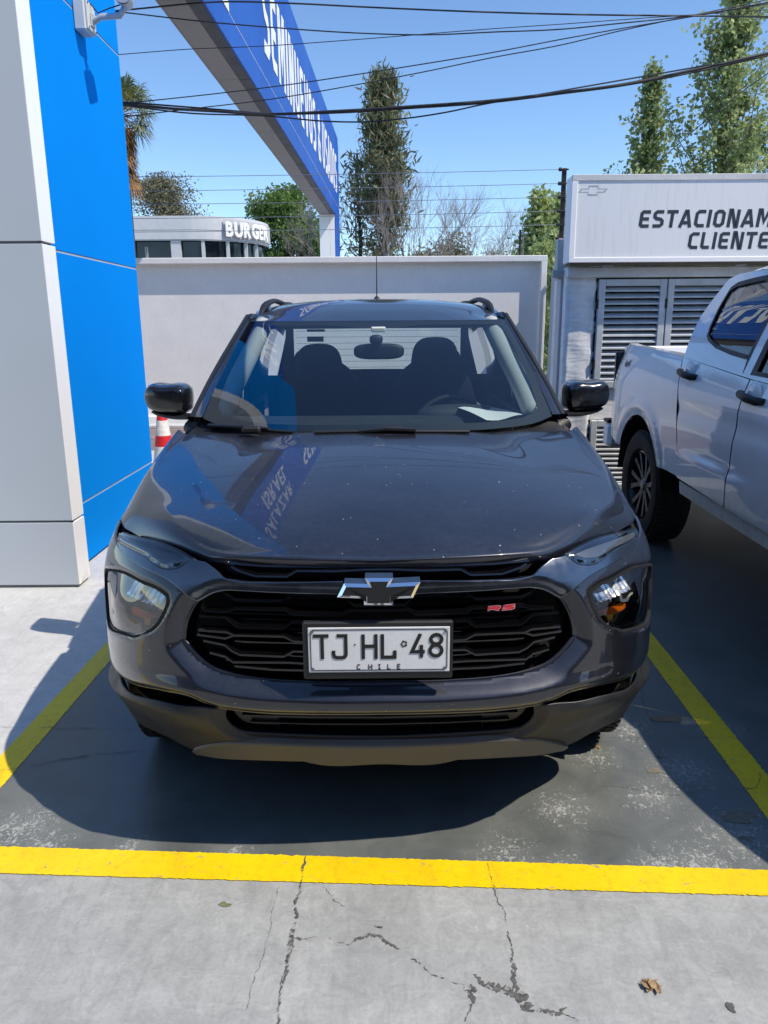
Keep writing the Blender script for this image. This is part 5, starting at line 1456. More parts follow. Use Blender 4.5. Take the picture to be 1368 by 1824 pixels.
# plate coordinates run 0..1; letters read from the photograph
kx, ky = 1140.0, 362.0
def pp(px, py): return ((px - 90) / kx, 1 - (py - 528) / ky)
def rr(x0, y0, x1, y1, r, n=4):
    pts = []
    for (cx_, cy_, a0) in ((x1 - r, y1 - r, 0), (x0 + r, y1 - r, 90), (x0 + r, y0 + r, 180), (x1 - r, y0 + r, 270)):
        for k in range(n + 1): a = math.radians(a0 + 90 * k / n); pts.append((cx_ + r * math.cos(a), cy_ + r * math.sin(a)))
    return pts + [pts[0]]
def pmm(lines): return [[(x * pw, y * ph) for x, y in l] for l in lines]
def pplace_m(x, y, z): return Vector((pl0[0] + x, py_ - .0011 - z, pl0[2] + y))
bl = [(x, y) for x, y in rr(pw * .018, ph * .05, pw * .982, ph * .955, .009)]
strokes('plate_border', [bl], .0018, pplace_m, M_ink, plate, .0012)
def loop8(cx_, cy_, rx, ry, n=16): p = [(cx_ + rx * math.cos(2 * math.pi * k / n), cy_ + ry * math.sin(2 * math.pi * k / n)) for k in range(n)]; return p + [p[0]]
gl = {'T': [[(132, 592), (256, 592)], [(203, 597), (203, 778)]],
      'J': [[(322, 592), (394, 592), (394, 745), (384, 762), (366, 768), (318, 768), (300, 760), (294, 742), (294, 712)]],
      'H': [[(533, 583), (533, 780)], [(636, 583), (636, 780)], [(538, 678), (631, 678)]],
      'L': [[(688, 583), (688, 768), (788, 768), (788, 715)]],
      '4': [[(994, 583), (926, 726), (1030, 726)], [(1002, 672), (1002, 772)]],
      '8': [[(x, y) for x, y in loop8(1122, 627, 44, 38)], [(x, y) for x, y in loop8(1119, 717, 48, 44)]]}
for ch, ls in gl.items():
    strokes('plate_character', pmm([[pp(*p) for p in l] for l in ls]), .0086, pplace_m, M_ink, plate, .0016)
strokes('plate_dot', pmm([[pp(462, 664), pp(472, 664)]]), .0035, pplace_m, M_ink, plate, .0012)
strokes('plate_crest', pmm([[pp(862 + (24 if k % 2 else 17) * math.cos(k * math.pi / 5), 661 + (24 if k % 2 else 17) * math.sin(k * math.pi / 5)) for k in list(range(10)) + [0]]]), .0026, pplace_m, M_ink, plate, .0012)
sm = {'C': [[(505, 832), (497, 826), (488, 828), (483, 838), (483, 852), (488, 862), (497, 865), (506, 860)]], 'H': [[(576, 826), (576, 866)], [(602, 826), (602, 866)], [(577, 846), (601, 846)]],
      'I': [[(663, 826), (663, 865)], [(654, 827), (672, 827)], [(654, 864), (672, 864)]], 'L': [[(730, 826), (730, 864), (752, 864)]], 'E': [[(832, 827), (810, 827), (810, 864), (832, 864)], [(811, 845), (828, 845)]]}
for ch, ls in sm.items(): strokes('plate_character', pmm([[pp(*p) for p in l] for l in ls]), .0019, pplace_m, M_ink, plate, .001)
for q in ((122, 560), (1198, 560), (122, 862), (1190, 862)):
    x, y = pp(*q); p = pplace_m(x * pw, y * ph, 0); tube('plate_screw', [p, p + Vector((0, -.0025, 0))], .0042, M_alloy, plate, 10, local=True)

# ---- sport badge on the grille
yb = float(PA(np.array([az((898, 1082))[0]]), np.array([.75]), -.012)[0][1])
b0 = camc + cray(866, 1088) * ((yb - camc[1]) / cray(866, 1088)[1]); b1 = camc + cray(929, 1075) * ((yb + .02 - camc[1]) / cray(929, 1075)[1])
bw, bh = b1[0] - b0[0], b1[2] - b0[2]
def bplace(x, y, z): return Vector((b0[0] + (x + .25 * y * .6) * bw * .86, yb + (x * .022) - z, b0[2] + y * bh))
RS = [[(0.02, 0), (.02, .0)],]
Rl = [[(.06, 0.05), (.06, .95), (.36, .95), (.42, .8), (.42, .62), (.36, .5), (.1, .5)], [(.22, .48), (.42, .05)]]
Sl = [[(.93, .93), (.62, .93), (.56, .8), (.56, .64), (.62, .53), (.84, .5), (.9, .38), (.9, .2), (.84, .07), (.5, .06)]]
def scl(ls): return ls
class _B:
    pass
def bstroke(name, lines, w, mat, parent, dep, z0=0.0):
    V = [[(x * bw * .86, y * bh) for x, y in l] for l in lines]
    return strokes(name, V, w, lambda x, y, z: Vector((b0[0] + x + .16 * y, yb + x / max(bw, 1e-6) * .022 - z - z0, b0[2] + y)), mat, parent, dep)
bdg = bstroke('badge', Rl + Sl, .0058, M_chrome, dk, .004)
bstroke('badge_letter', Rl, .0036, M_red, bdg, .0012, .0043); bstroke('badge_letter', Sl, .0036, M_red, bdg, .0012, .0043)

# ---- hood: a dome bounded by a crease, and a shoulder band that rolls down to the edge
Kf = [cy(676, 993, .088), cy(770, 989, .092), cy(843, 985, .105), cy(920, 980, .135), cy(962, 974, .17), cy(990, 962, .21)]
Ks = [cy(990, 962, .21), cy(1020, 938, .275), cy(1046, 912, .36), cy(1064, 886, .49), cy(1069, 856, .62), cy(1064, 831, .75), cy(1050, 806, .88), cy(1034, 785, 1.0), cy(1016, 768, 1.12)]
Ef = [cy(676, 1009, .078), cy(770, 1006, .082), cy(843, 1003, .094), cy(930, 999, .13), cy(980, 996, .165), cy(1010, 987, .205)]
Es = [cy(1010, 987, .205), cy(1045, 973, .27), cy(1080, 958, .35), cy(1110, 941, .44), cy(1131, 924, .53), cy(1118, 893, .63), cy(1099, 861, .75), cy(1058, 810, .98), cy(1026, 770, 1.18)]
Kf[0][0] = Ef[0][0] = 0.0
Top = [cy(676, 769, 1.02), cy(780, 769, 1.035), cy(880, 769, 1.07), cy(960, 768, 1.10), cy(1016, 768, 1.12)]; Top[0][0] = 0.0
Cen = [Kf[0], cy(676, 981, .11), cy(676, 955, .2), cy(676, 900, .40), cy(676, 850, .60), cy(676, 805, .82), Top[0]]
for p in Cen: p[0] = 0.0
nu, nv = 44, 60
kf, ks, tp_, ce = [np.array(cr(x, n)) for x, n in ((Kf, nu), (Ks, nv), (Top, nu), (Cen, nv))]
u = np.linspace(0, 1, nu)[None, :, None]; v = np.linspace(0, 1, nv)[:, None, None]
C = (1 - v) * kf[None] + v * tp_[None] + (1 - u) * ce[:, None] + u * ks[:, None] - ((1 - u) * (1 - v) * kf[0] + u * (1 - v) * kf[-1] + (1 - u) * v * tp_[0] + u * v * tp_[-1])
for A__ in (kf, ks):
    for _ in range(14): A__[1:-1] = A__[1:-1] * .5 + (A__[:-2] + A__[2:]) * .25
C[0], C[:, -1] = kf, ks
for _ in range(900):                     # relax the dome to a fair surface between its edges
    zz = C[..., 2]; L_ = np.concatenate([zz[:, 1:2], zz[:, :-1]], 1)
    C[1:-1, :-1, 2] = .5 * zz[1:-1, :-1] + .125 * (zz[:-2, :-1] + zz[2:, :-1] + L_[1:-1, :-1] + zz[1:-1, 1:])
# crown across the dome and two soft power lines running back to the cowl
uu, vv = u[..., 0], v[..., 0]
C[..., 2] += .030 * (1 - uu ** 2.2) * np.sin(np.pi * np.clip(vv, 0, 1) ** .8) * (1 - .0 * uu)
gro = np.exp(-(((uu - (.60 + .22 * (1 - vv))) / .10) ** 2)) * ss(vv, .45, .95)
C[..., 2] -= .004 * gro
C[:, 0, 0] = 0
nb = 12
kall = np.concatenate([kf, ks[1:]]); eall = np.concatenate([np.array(cr(Ef, nu)), np.array(cr(Es, nv))[1:]])
tb_ = np.linspace(0, 1, nb)[:, None, None]
B = kall[None] * (1 - tb_) + eall[None] * tb_
wside = np.concatenate([np.full(nu, .006), np.linspace(.006, .02, nv - 1)])
B[..., 2] += (np.sin(np.pi * tb_[..., 0]) * wside[None])
B[..., 1] -= (np.sin(np.pi * tb_[..., 0]) * np.concatenate([np.full(nu, .008), np.linspace(.008, 0, nv - 1)])[None])
B[..., 0] += (np.sin(np.pi * tb_[..., 0]) * np.concatenate([np.zeros(nu), np.linspace(0, .012, nv - 1)])[None])
B[:, 0, 0] = 0
bm = bmesh.new()
def add_grid(G, sgn):
    h, w = G.shape[:2]; vs = [[bm.verts.new((G[j, i, 0] * sgn, G[j, i, 1], G[j, i, 2])) for i in range(w)] for j in range(h)]
    for j in range(h - 1):
        for i in range(w - 1):
            q = (vs[j][i], vs[j][i+1], vs[j+1][i+1], vs[j+1][i])
            try: bm.faces.new(q)
            except Exception: pass
for sg in (1, -1): add_grid(C, sg); add_grid(B, sg)
# underside lip
Elip = eall.copy(); Elip[:, 2] -= .018; Elip[:, 1] += .012; Elip[:, 0] *= .992
for sg in (1, -1): add_grid(np.stack([eall, Elip]), sg)
bmesh.ops.remove_doubles(bm, verts=bm.verts, dist=.0004)
mk_bm('hood', bm, M_paint, dk, smooth=True, local=True, sharp=55)

# ---- fenders, doors and bed sides on the same master surface (a runs back along the side)
def a_of(y): return float(np.interp(y, _pl[:, 1], _s))
WF, WR, RW, ARCH = .87, 3.67, .345, .385
def arch(yc, z0, n=18, rev_=False, r=ARCH):
    th0 = math.asin((z0 - RW) / r) if z0 > RW else -math.asin((RW - z0) / r)
    p = [(a_of(yc + r * math.cos(t)), RW + r * math.sin(t)) for t in np.linspace(math.pi - th0, th0, n)]
    return p[::-1] if rev_ else p
side_top = [(a_of(y), z) for y, z in ((.53, .905), (.63, .935), (.75, .968), (.98, 1.035), (1.18, 1.085), (1.5, 1.10))]
e_top = [(a_of(p[1]) , p[2] - .012) for p in Es[4:]]
fend = [(a_of(.575), .72), (1.145, .90)] + e_top + [(a_of(1.28), 1.085), (a_of(1.30), .42)] + arch(WF, .42, rev_=True)[:14]
fend = [(1.145, .62), (1.145, .90)] + e_top + [(a_of(1.30), 1.085), (a_of(1.30), .40)] + [p for p in arch(WF, .40, rev_=True) if p[0] > 1.15]
def outer(name, poly, mat=M_paint, **k): return panel(name, poly, mat, centre=False, h=.05, **k)
outer('fender', fend)
belt = 1.085
outer('front_door', [(a_of(1.31), .40), (a_of(1.31), belt), (a_of(2.33), belt + .01), (a_of(2.33), .40)][::-1])
outer('rear_door', [(a_of(2.34), .40), (a_of(2.34), belt + .01), (a_of(3.22), belt + .02), (a_of(3.25), .80)] + [(a_of(3.27), .72), (a_of(3.26), .40)][::1])
bedp = [(a_of(3.265), .40)] + arch(WR, .40) + [(a_of(4.60), .40), (a_of(4.62), 1.10), (a_of(3.23), belt + .02), (a_of(3.28), .75)]
outer('bed_side', bedp)
outer('sill', [(a_of(1.27), .24), (a_of(3.27), .24), (a_of(3.27), .395), (a_of(1.27), .395)], M_mblack)
# wheel-arch trims
for yc in (WF, WR):
    o_ = arch(yc, .30, 20, r=ARCH + .0); i_ = arch(yc, .30, 20, r=ARCH - .045)
    outer('arch_trim', o_ + i_[::-1], M_mblack, base=.006, off=None)
box('tailgate', -.80, .80, 4.60, 4.66, .55, 1.10, M_paint, dk, .01, local=True)
box('rear_bumper', -.84, .84, 4.60, 4.76, .38, .545, M_mblack, dk, .03, local=True)
box('bed_floor', -.76, .76, 3.36, 4.6, .62, .66, M_mblack, dk, local=True)
box('underbody_light_block', -.70, .70, .35, 4.5, .26, .52, M_void, dk, local=True)  # floor pan as a black box, put in to block light beneath
box('engine_bay_light_block', -.66, .66, .22, 1.18, .5, .84, M_void, dk, local=True)  # unseen black box added to keep light out under the hood
for sg in (1, -1):
    wheel(dk, sg * .745, WF, RW, .215, sg, .225); wheel(dk, sg * .775, WR, RW, .215, sg, .225)
    box('wheel_liner', sg * .60 - .04, sg * .60 + .04, WF - .42, WF + .42, .3, .86, M_void, dk, local=True)

# ---- cabin: pillars, roof, glass
Wb = [cy(676, 768, 1.03), cy(790, 767, 1.045), cy(890, 762, 1.09), cy(955, 752, 1.15), cy(984, 740, 1.20)]; Wb[0][0] = 0
Wt = [cy(670, 571, 1.80), cy(760, 570.5, 1.805), cy(840, 570, 1.825), cy(886, 569, 1.85), cy(898, 569, 1.865)]; Wt[0][0] = 0
def mid(a, b, t, bulge): return [p + (q - p) * t + np.array([0, -.35, .9]) * bulge * (1 - .3 * (p[0] / .75) ** 2) for p, q in zip(a, b)]
Wm1, Wm2 = mid(Wb, Wt, .33, .022), mid(Wb, Wt, .67, .022)
def both(rows, nu, nv, shape=None):
    V, Fc = loft(rows, nu, nv); V = np.array(V); return V, Fc
def mirror_grid(name, rows, nu, nv, mat, parent=dk, centre=True, sharp=None, thick=0.0):
    V, Fc = loft(rows, nu, nv); V = [np.array(p) for p in V]
    b = bmesh.new()
    for sg in (1, -1):
        vs = [b.verts.new((p[0] * sg, p[1], p[2])) for p in V]
        for f in Fc: b.faces.new([vs[i] for i in f])
        if not centre:
            mk_bm(name, b, mat, parent, smooth=True, local=True, sharp=sharp); b = bmesh.new()
    if centre:
        bmesh.ops.remove_doubles(b, verts=b.verts, dist=.0005); return mk_bm(name, b, mat, parent, smooth=True, local=True, sharp=sharp)
    b.free()
# glass with a printed black border
wu = lambda r, s: [np.array([p[0] * s, p[1], p[2]]) for p in r]
wsc = mirror_grid('windscreen', [Wb, Wm1, Wm2, Wt], 30, 30, M_wind)
def wpt(u, v):
    R_ = [np.array(cr(r, 60)) for r in (Wb, Wm1, Wm2, Wt)]; i = u * 59; k = int(min(58, i)); f = i - k
    col = [r[k] * (1 - f) + r[k + 1] * f for r in R_]; return np.array(cr(col, 41))[int(round(v * 40))]
_WG = np.array([[wpt(a, b) for a in np.linspace(0, 1, 41)] for b in np.linspace(0, 1, 41)])
def wsurf(uv):
    x = np.abs(uv[:, 0]) * 40; y = np.clip(uv[:, 1], 0, 1) * 40; i = np.clip(x.astype(int), 0, 39); j = np.clip(y.astype(int), 0, 39); fx, fy = (np.clip(x, 0, 40) - i)[:, None], (y - j)[:, None]
    p = _WG[j, i] * (1 - fx) * (1 - fy) + _WG[j, i + 1] * fx * (1 - fy) + _WG[j + 1, i] * (1 - fx) * fy + _WG[j + 1, i + 1] * fx * fy
    p = p.copy(); p[:, 0] *= np.where(uv[:, 0] < 0, -1, 1); return p
inner = [(0, .05), (.55, .05), (.80, .055), (.88, .075), (.93, .13), (.945, .3), (.95, .6), (.955, .8), (.95, .90), (.925, .94), (.86, .952), (.4, .952), (.3, .945), (.12, .91), (0, .91)]
inner = inner + [(-x, y) for x, y in inner[::-1] if x > 0]
VV, T = tri2d([(-1, 0), (1, 0), (1, 1), (-1, 1)], [inner], .05)
def wfn(v):
    p = wsurf(v); e = .02; du = wsurf(np.clip(v + [e, 0], [-1, 0], [1, 1])) - wsurf(np.clip(v - [e, 0], [-1, 0], [1, 1])); dv = wsurf(v + [0, e]) - wsurf(v - [0, e])
    n = np.cross(du, dv); n /= np.linalg.norm(n, axis=1)[:, None] + 1e-9; return p - n * .003, n
M_frit = NT('black_frit'); M_frit.P(Base__Color=srgb(20, 21, 23), Roughness=.6); M_frit = M_frit.m
shell('windscreen_border', VV, T, wfn, M_frit, wsc, thick=0)
# A pillars
Ain = [cy(984, 738, 1.20), cy(970, 706, 1.31), cy(955, 676, 1.42), cy(938, 644, 1.54), cy(921, 613, 1.66), cy(899, 570, 1.86)]
Aout = [cy(1004, 746, 1.27), cy(993, 727, 1.33), cy(975, 692, 1.45), cy(950, 648, 1.59), cy(921, 602, 1.78), cy(889, 556, 2.02)]
Amid = [(p + q) / 2 + np.array([.012, -.02, .012]) for p, q in zip(Ain, Aout)]
Aback = [p + np.array([-.035, .06, -.01]) for p in Aout]
mirror_grid('windscreen_pillar', [Ain, Amid, Aout, Aback], 24, 12, M_paint, centre=False, sharp=60)
Asl = [p + np.array([.004, -.006, .004]) for p in Amid]
mirror_grid('pillar_trim', [[p + np.array([-.010, 0.0, -.002]) for p in Asl], Asl, [p + np.array([.010, .01, -.004]) for p in Asl]], 24, 4, M_mblack, centre=False)
# roof
rp0 = [p.copy() for p in Wt]
e0 = cy(889, 556, 2.02)
zt_ = cy(670, 534, 2.65)[2]
def rrow(y, zc, xe, ze, n=6):
    return [np.array([xe * t, y, zc - (zc - ze) * (t ** 2.7)]) for t in np.linspace(0, 1, n)]
rows_ = [rp0, rrow(1.93, cy(670, 556, 1.93)[2], e0[0] - .012, e0[2] - .03), rrow(2.15, zt_ - .028, e0[0] + .01, e0[2] + .012), rrow(2.65, zt_, e0[0] + .02, e0[2] + .03), rrow(3.1, zt_ - .015, e0[0] + .01, e0[2] + .015), rrow(3.42, zt_ - .05, e0[0] - .01, e0[2] - .04)]
mirror_grid('roof', rows_, 24, 40, M_paint)
rail_drop = [[r[-1] for r in rows_[1:]], [r[-1] + np.array([.028, .01, -.045]) for r in rows_[1:]], [r[-1] + np.array([.045, .01, -.085]) for r in rows_[1:]]]
mirror_grid('roof_side', rail_drop, 20, 8, M_paint, centre=False)
hl = [[p + np.array([0, .03, -.035]) for p in r] for r in rows_]
mirror_grid('headliner', hl, 16, 20, M_head)
# side glass, door pillars, rear window
beltx = float(PA(np.array([a_of(2.0)]), np.array([belt]))[0][0]) - .03
gt = e0[0] + .055; gz = e0[2] - .075
def sidepane(name, y0b, y1b, y0t, y1t, mat, inn=0.0):
    rows = [[np.array([beltx - inn, y0b, belt - .03]), np.array([beltx - inn, (y0b + y1b) / 2, belt - .03]), np.array([beltx - inn, y1b, belt - .03])],
            [np.array([(beltx + gt) / 2 + .02 - inn, (y0b + y0t) / 2, (belt + gz) / 2]), np.array([(beltx + gt) / 2 + .02 - inn, (y0b + y1b + y0t + y1t) / 4, (belt + gz) / 2]), np.array([(beltx + gt) / 2 + .02 - inn, (y1b + y1t) / 2, (belt + gz) / 2])],
            [np.array([gt - inn, y0t, gz]), np.array([gt - inn, (y0t + y1t) / 2, gz + .005]), np.array([gt - inn, y1t, gz])]]
    mirror_grid(name, rows, 8, 10, mat, centre=False)
sidepane('front_side_glass', 1.42, 2.33, 2.06, 2.36, M_side); sidepane('rear_side_glass', 2.42, 3.12, 2.44, 3.02, M_side)
sidepane('door_pillar', 2.33, 2.42, 2.36, 2.44, M_mblack, -.002); sidepane('rear_pillar', 3.10, 3.40, 3.0, 3.38, M_paint, -.002)
sidepane('mirror_sail', 1.27, 1.44, 1.85, 2.08, M_mblack, -.002)
rb = rows_[-1]
rwz0, rwz1 = 1.20, rb[0][2] - .06
mirror_grid('cab_back', [[np.array([x, 3.42 - .02 * x, z]) for x in (0, .35, .7, beltx)] for z in (.6, .9, rwz0 - .03)], 10, 8, M_paint)
Tr = [[np.array([x, 3.41, z]) for x in (.56, .62, .68 - .1 * t)] for t, z in ((0, rwz0 - .03), (.6, 1.4), (1.0, rwz1 + .05))]
mirror_grid('cab_back', Tr, 8, 6, M_paint, centre=False)
mirror_grid('cab_back', [[np.array([x, 3.41, z]) for x in (0, .3, .56)] for z in (rwz1, rwz1 + .03, rwz1 + .06)], 8, 6, M_paint)
rwin = mirror_grid('rear_window', [[np.array([x, 3.415, z]) for x in (0, .28, .56)] for z in (rwz0 - .03, 1.36, rwz1)], 8, 6, glass_mat('rear_glass', (.85, .9, .9, 1), 1.5))
for k in range(8):
    z = rwz0 + .02 + k * .04; tube('heater_wire', [(-.54, 3.408, z), (.54, 3.408, z)], .0015, M_mblack, rwin, 4, local=True)
box('sticker', -.47, -.35, 3.404, 3.406, 1.455, 1.472, M_mblack, rwin, local=True)
box('sticker', -.47, -.36, 3.404, 3.406, 1.39, 1.425, simple('sticker_grey', srgb(150, 156, 160), .6), rwin, local=True)
# roof rails
rl = [np.array([e0[0] - .02, 2.06, e0[2] - .01]), np.array([e0[0] - .03, 2.14, e0[2] + .035]), np.array([e0[0] - .04, 2.3, e0[2] + .062]), np.array([e0[0] - .05, 2.8, e0[2] + .066]), np.array([e0[0] - .07, 3.2, e0[2] + .05]), np.array([e0[0] - .085, 3.36, e0[2] - .01])]
for sg in (1, -1):
    (lambda vf: mk('roof_rail', vf[0], vf[1], M_mblack, dk, smooth=True, local=True, sharp=60))(tube_geo([(p[0] * sg, p[1], p[2]) for p in cr(rl, 24)], [.006, .012, .015] + [.016] * 18 + [.015, .012, .006], 10, flat=(1.25, .8)))
    for y, hgt in ((2.2, .05), (3.2, .05)):
        box('rail_foot', sg * (e0[0] - .04) - .014, sg * (e0[0] - .04) + .014, y - .05, y + .05, e0[2] - .02, e0[2] + hgt, M_gloss, dk, .01, local=True)
an = cy(668, 528, 3.15); an2 = cy(669, 457, 3.28)
tube('antenna_base', [(0, 3.12, zt_ - .03), (0, 3.13, zt_ + .012), (0, 3.15, zt_ + .03)], [.03, .026, .012], M_mblack, dk, 12, local=True)
tube('antenna', [(0, 3.15, zt_ + .02), (0, 3.22, an2[2])], [.0045, .003], M_mblack, dk, 6, local=True)
# door mirrors
M_mirr = simple('dusty_gloss_black', srgb(20, 21, 24), .22, var=.3, scale=40, Coat__Weight=.6, Coat__Roughness=.05)
mo = [(1004, 700), (1006, 688), (1014, 681), (1050, 679), (1079, 680), (1085, 688), (1086, 704), (1080, 719), (1062, 727), (1030, 729), (1008, 728), (1004, 716)]
mo3 = [cy(p[0], p[1], 1.46) for p in mo]; mcn = np.mean(mo3, axis=0)
mol = np.array(cr(mo3 + [mo3[0]], 41))[:-1]
for sg in (1, -1):
    V, n = [], 40
    for (s_, dy) in ((.05, -.072), (.62, -.071), (.84, -.064), (.93, -.048), (.985, -.015), (1.0, .05), (.98, .085), (.9, .09), (.05, .09)):
        for p in mol:
            q = mcn + (p - mcn) * s_; V.append((q[0] * sg, q[1] + dy + (q[0] - mcn[0]) * .25, q[2]))
    Fc = [(r_ * n + k, r_ * n + (k + 1) % n, (r_ + 1) * n + (k + 1) % n, (r_ + 1) * n + k) for r_ in range(8) for k in range(n)] + [tuple(range(n)), tuple(8 * n + k for k in range(n))]
    mm = mk('door_mirror', V, Fc, M_mirr, dk, smooth=True, local=True, sharp=50, recalc=True)
    ar = [cy(1000, 737, 1.40), cy(1030, 735, 1.44), cy(1070, 727, 1.47)]
    v_, f_ = tube_geo([(p[0] * sg, p[1], p[2]) for p in cr(ar, 8)], [.03, .032, .034, .034, .034, .032, .028, .015], 10, flat=(1.4, .42))
    mk('mirror_arm', v_, f_, M_mblack, mm, smooth=True, local=True, sharp=60)
    tube('mirror_base', [(sg * (beltx + .0), 1.38, belt - .02), (sg * (beltx + .05), 1.40, belt + .01)], [.05, .03], M_mblack, mm, 10, local=True)
# wipers and cowl
mirror_grid('cowl', [[p + np.array([0, -.03, -.018]) for p in Top[:-1]] + [Es[-1] + np.array([0, .0, -.02])], [p + np.array([0, .035, -.012]) for p in Wb]], 20, 4, M_mblack)
def wiper(pts, yd, px0):
    P_ = [camc + cray(a, b) * ((yd_ - camc[1]) / cray(a, b)[1]) for (a, b, yd_) in pts]
    wa = tube('wiper', P_, [.006] * len(P_), M_mblack, dk, 6, local=True); return wa, P_
w1, P1 = wiper([(372, 757, 1.17), (430, 763, 1.11), (480, 767, 1.07), (522, 770, 1.05)], 0, 0)
v_, f_ = tube_geo([P1[0], P1[1] + np.array([0, -.01, .008]), P1[2] + np.array([0, -.01, .008])], .009, 6, flat=(1.2, .7)); mk('wiper_arm', v_, f_, M_mblack, w1, local=True)
w2, P2 = wiper([(560, 770, 1.025), (640, 769, 1.015), (740, 769, 1.015), (836, 769, 1.03)], 0, 0)
v_, f_ = tube_geo([P2[1], (P2[1] + P2[2]) / 2 + np.array([0, -.012, .012]), P2[2] + np.array([0, -.01, .008])], .010, 6, flat=(1.3, .8)); mk('wiper_arm', v_, f_, M_mblack, w2, local=True)
for px in (444, 702):
    q = camc + cray(px, 765) * ((1.0 - camc[1]) / cray(px, 765)[1]); box('wiper_hub', q[0] - .035, q[0] + .035, 1.03, 1.06, q[2] - .02, q[2] + .006, M_mblack, dk, .008, local=True)

# ---- interior
dz = cy(676, 758, 1.12)[2]
dash = mirror_grid('dashboard', [[np.array([x, 1.08, dz - .075]) for x in (0, .3, .66)], [np.array([x, 1.25, dz - .035]) for x in (0, .3, .69)], [np.array([x, 1.5, dz - .01]) for x in (0, .3, .70)], [np.array([x, 1.62, dz - .03]) for x in (0, .3, .70)], [np.array([x, 1.66, dz - .15]) for x in (0, .3, .7)], [np.array([x, 1.6, .6]) for x in (0, .3, .7)]], 14, 24, M_dash)
def lump(name, c_, r_, mat, parent=dk, p=2.6, nu_=20, nv_=14, taper=0.0):
    V = []
    for j in range(nv_ + 1):
        t = -math.pi / 2 + math.pi * j / nv_
        for i in range(nu_):
            a = 2 * math.pi * i / nu_; f = lambda q: math.copysign(abs(q) ** (2 / p), q)
            z = f(math.sin(t)); k = 1 - taper * z
            V.append((c_[0] + r_[0] * k * f(math.cos(t)) * f(math.cos(a)), c_[1] + r_[1] * f(math.cos(t)) * f(math.sin(a)), c_[2] + r_[2] * z))
    Fc = [(j * nu_ + i, j * nu_ + (i + 1) % nu_, (j + 1) * nu_ + (i + 1) % nu_, (j + 1) * nu_ + i) for j in range(nv_) for i in range(nu_)]
    return mk(name, V, Fc, mat, parent, smooth=True, local=True, recalc=True)
lump('instrument_hood', (.36, 1.60, dz - .03), (.19, .08, .06), M_dash, dash)
for sg, hp, seatx in ((1, (775, 600), .36), (-1, (567, 612), .36)):
    yh = 2.28
    tp2 = camc + cray(*hp) * ((yh - camc[1]) / cray(*hp)[1])
    s_ = lump('front_seat', (tp2[0], yh + .10, 1.0), (.25, .10, .32), M_seat, taper=.18, p=3)
    lump('headrest', (tp2[0], yh, tp2[2] - .115), (.125, .055, .115), M_seat, s_, p=3, taper=.1)
    lump('seat_cushion', (tp2[0], 2.05, .62), (.25, .3, .1), M_seat, s_, p=3)
rs_ = lump('rear_seat', (0, 3.2, .92), (.64, .10, .30), M_seat, p=4)
for x in (-.42, .42): lump('headrest', (x, 3.2, 1.27), (.12, .05, .08), M_seat, rs_, p=3)
box('cabin_floor', -.75, .75, 1.5, 3.4, .52, .56, M_void, dk, local=True)
for sg in (1, -1):
    box('door_card', sg * .78 - .02, sg * .78 + .02, 1.35, 3.3, .55, belt - .05, M_dash, dk, .01, local=True)
# pale pillar trims inside
for sg in (1, -1):
    v_, f_ = tube_geo([((p[0] - .06) * sg, p[1] + .05, p[2] - .015) for p in (np.array(cr(Ain, 14)))], [.042] * 14, 10); mk('inner_pillar_trim', v_, f_, M_trim, dk, smooth=True, local=True)
# interior mirror
im = camc + cray(675, 626) * ((1.72 - camc[1]) / cray(675, 626)[1])
mi = lump('interior_mirror', tuple(im), (.115, .02, .036), M_mblack, p=3.2)
im2 = camc + cray(670, 605) * ((1.70 - camc[1]) / cray(670, 605)[1])
lump('mirror_mount', tuple(im2), (.03, .025, .022), M_mblack, mi)
ts = camc + cray(674, 587) * ((1.72 - camc[1]) / cray(674, 587)[1])
box('toll_tag', ts[0] - .032, ts[0] + .032, ts[1] - .004, ts[1] + .004, ts[2] - .012, ts[2] + .012, simple('tag_white', srgb(230, 236, 232), .5), dk, .003, local=True)
# sun visors
for sg in (1, -1): box('sun_visor', min(sg * .1, sg * .52), max(sg * .1, sg * .52), 1.88, 2.02, rows_[1][0][2] - .075, rows_[1][0][2] - .055, M_head, dk, .006, local=True)
# steering wheel
sw = camc + cray(808, 728) * ((1.78 - camc[1]) / cray(808, 728)[1]); sw[2] -= .12
tilt = Matrix.Translation(Vector(sw)) @ Matrix.Rotation(math.radians(-24), 4, 'X')
ringp = [tilt @ Vector((.185 * math.cos(t), 0, .185 * math.sin(t))) for t in np.linspace(0, 2 * math.pi, 41)]
stw = tube('steering_wheel', ringp, .015, M_mblack, dk, 10, local=True)
lump('wheel_hub', tuple(sw), (.07, .03, .06), M_mblack, stw)
for t in (0, math.pi, -math.pi / 2): tube('wheel_spoke', [tilt @ Vector((0, 0, 0)), tilt @ Vector((.18 * math.cos(t), 0, .18 * math.sin(t)))], .016, M_mblack, stw, 8, local=True)
# paper lying on the dashboard: a thing of its own
pz = dz + .006
def onz(px, py, z): d = cray(px, py); return camc + d * ((z - camc[2]) / d[2])
q = [onz(806, 728, pz), onz(870, 727, pz), onz(931, 746, pz), onz(866, 754, pz)]
V = [];
for j in range(7):
    for i in range(7):
        a = q[0] + (q[1] - q[0]) * i / 6; b = q[3] + (q[2] - q[3]) * i / 6; p = a + (b - a) * j / 6; V.append(CT @ Vector((p[0], p[1], pz + .012 + .006 * math.sin(i * .9 + j * .5))))
tag(mk('paper_sheet', V, grid_faces(7, 7), M_paper, None, smooth=True), 'white printed paper sheet lying on the dark pickup dashboard', 'paper')

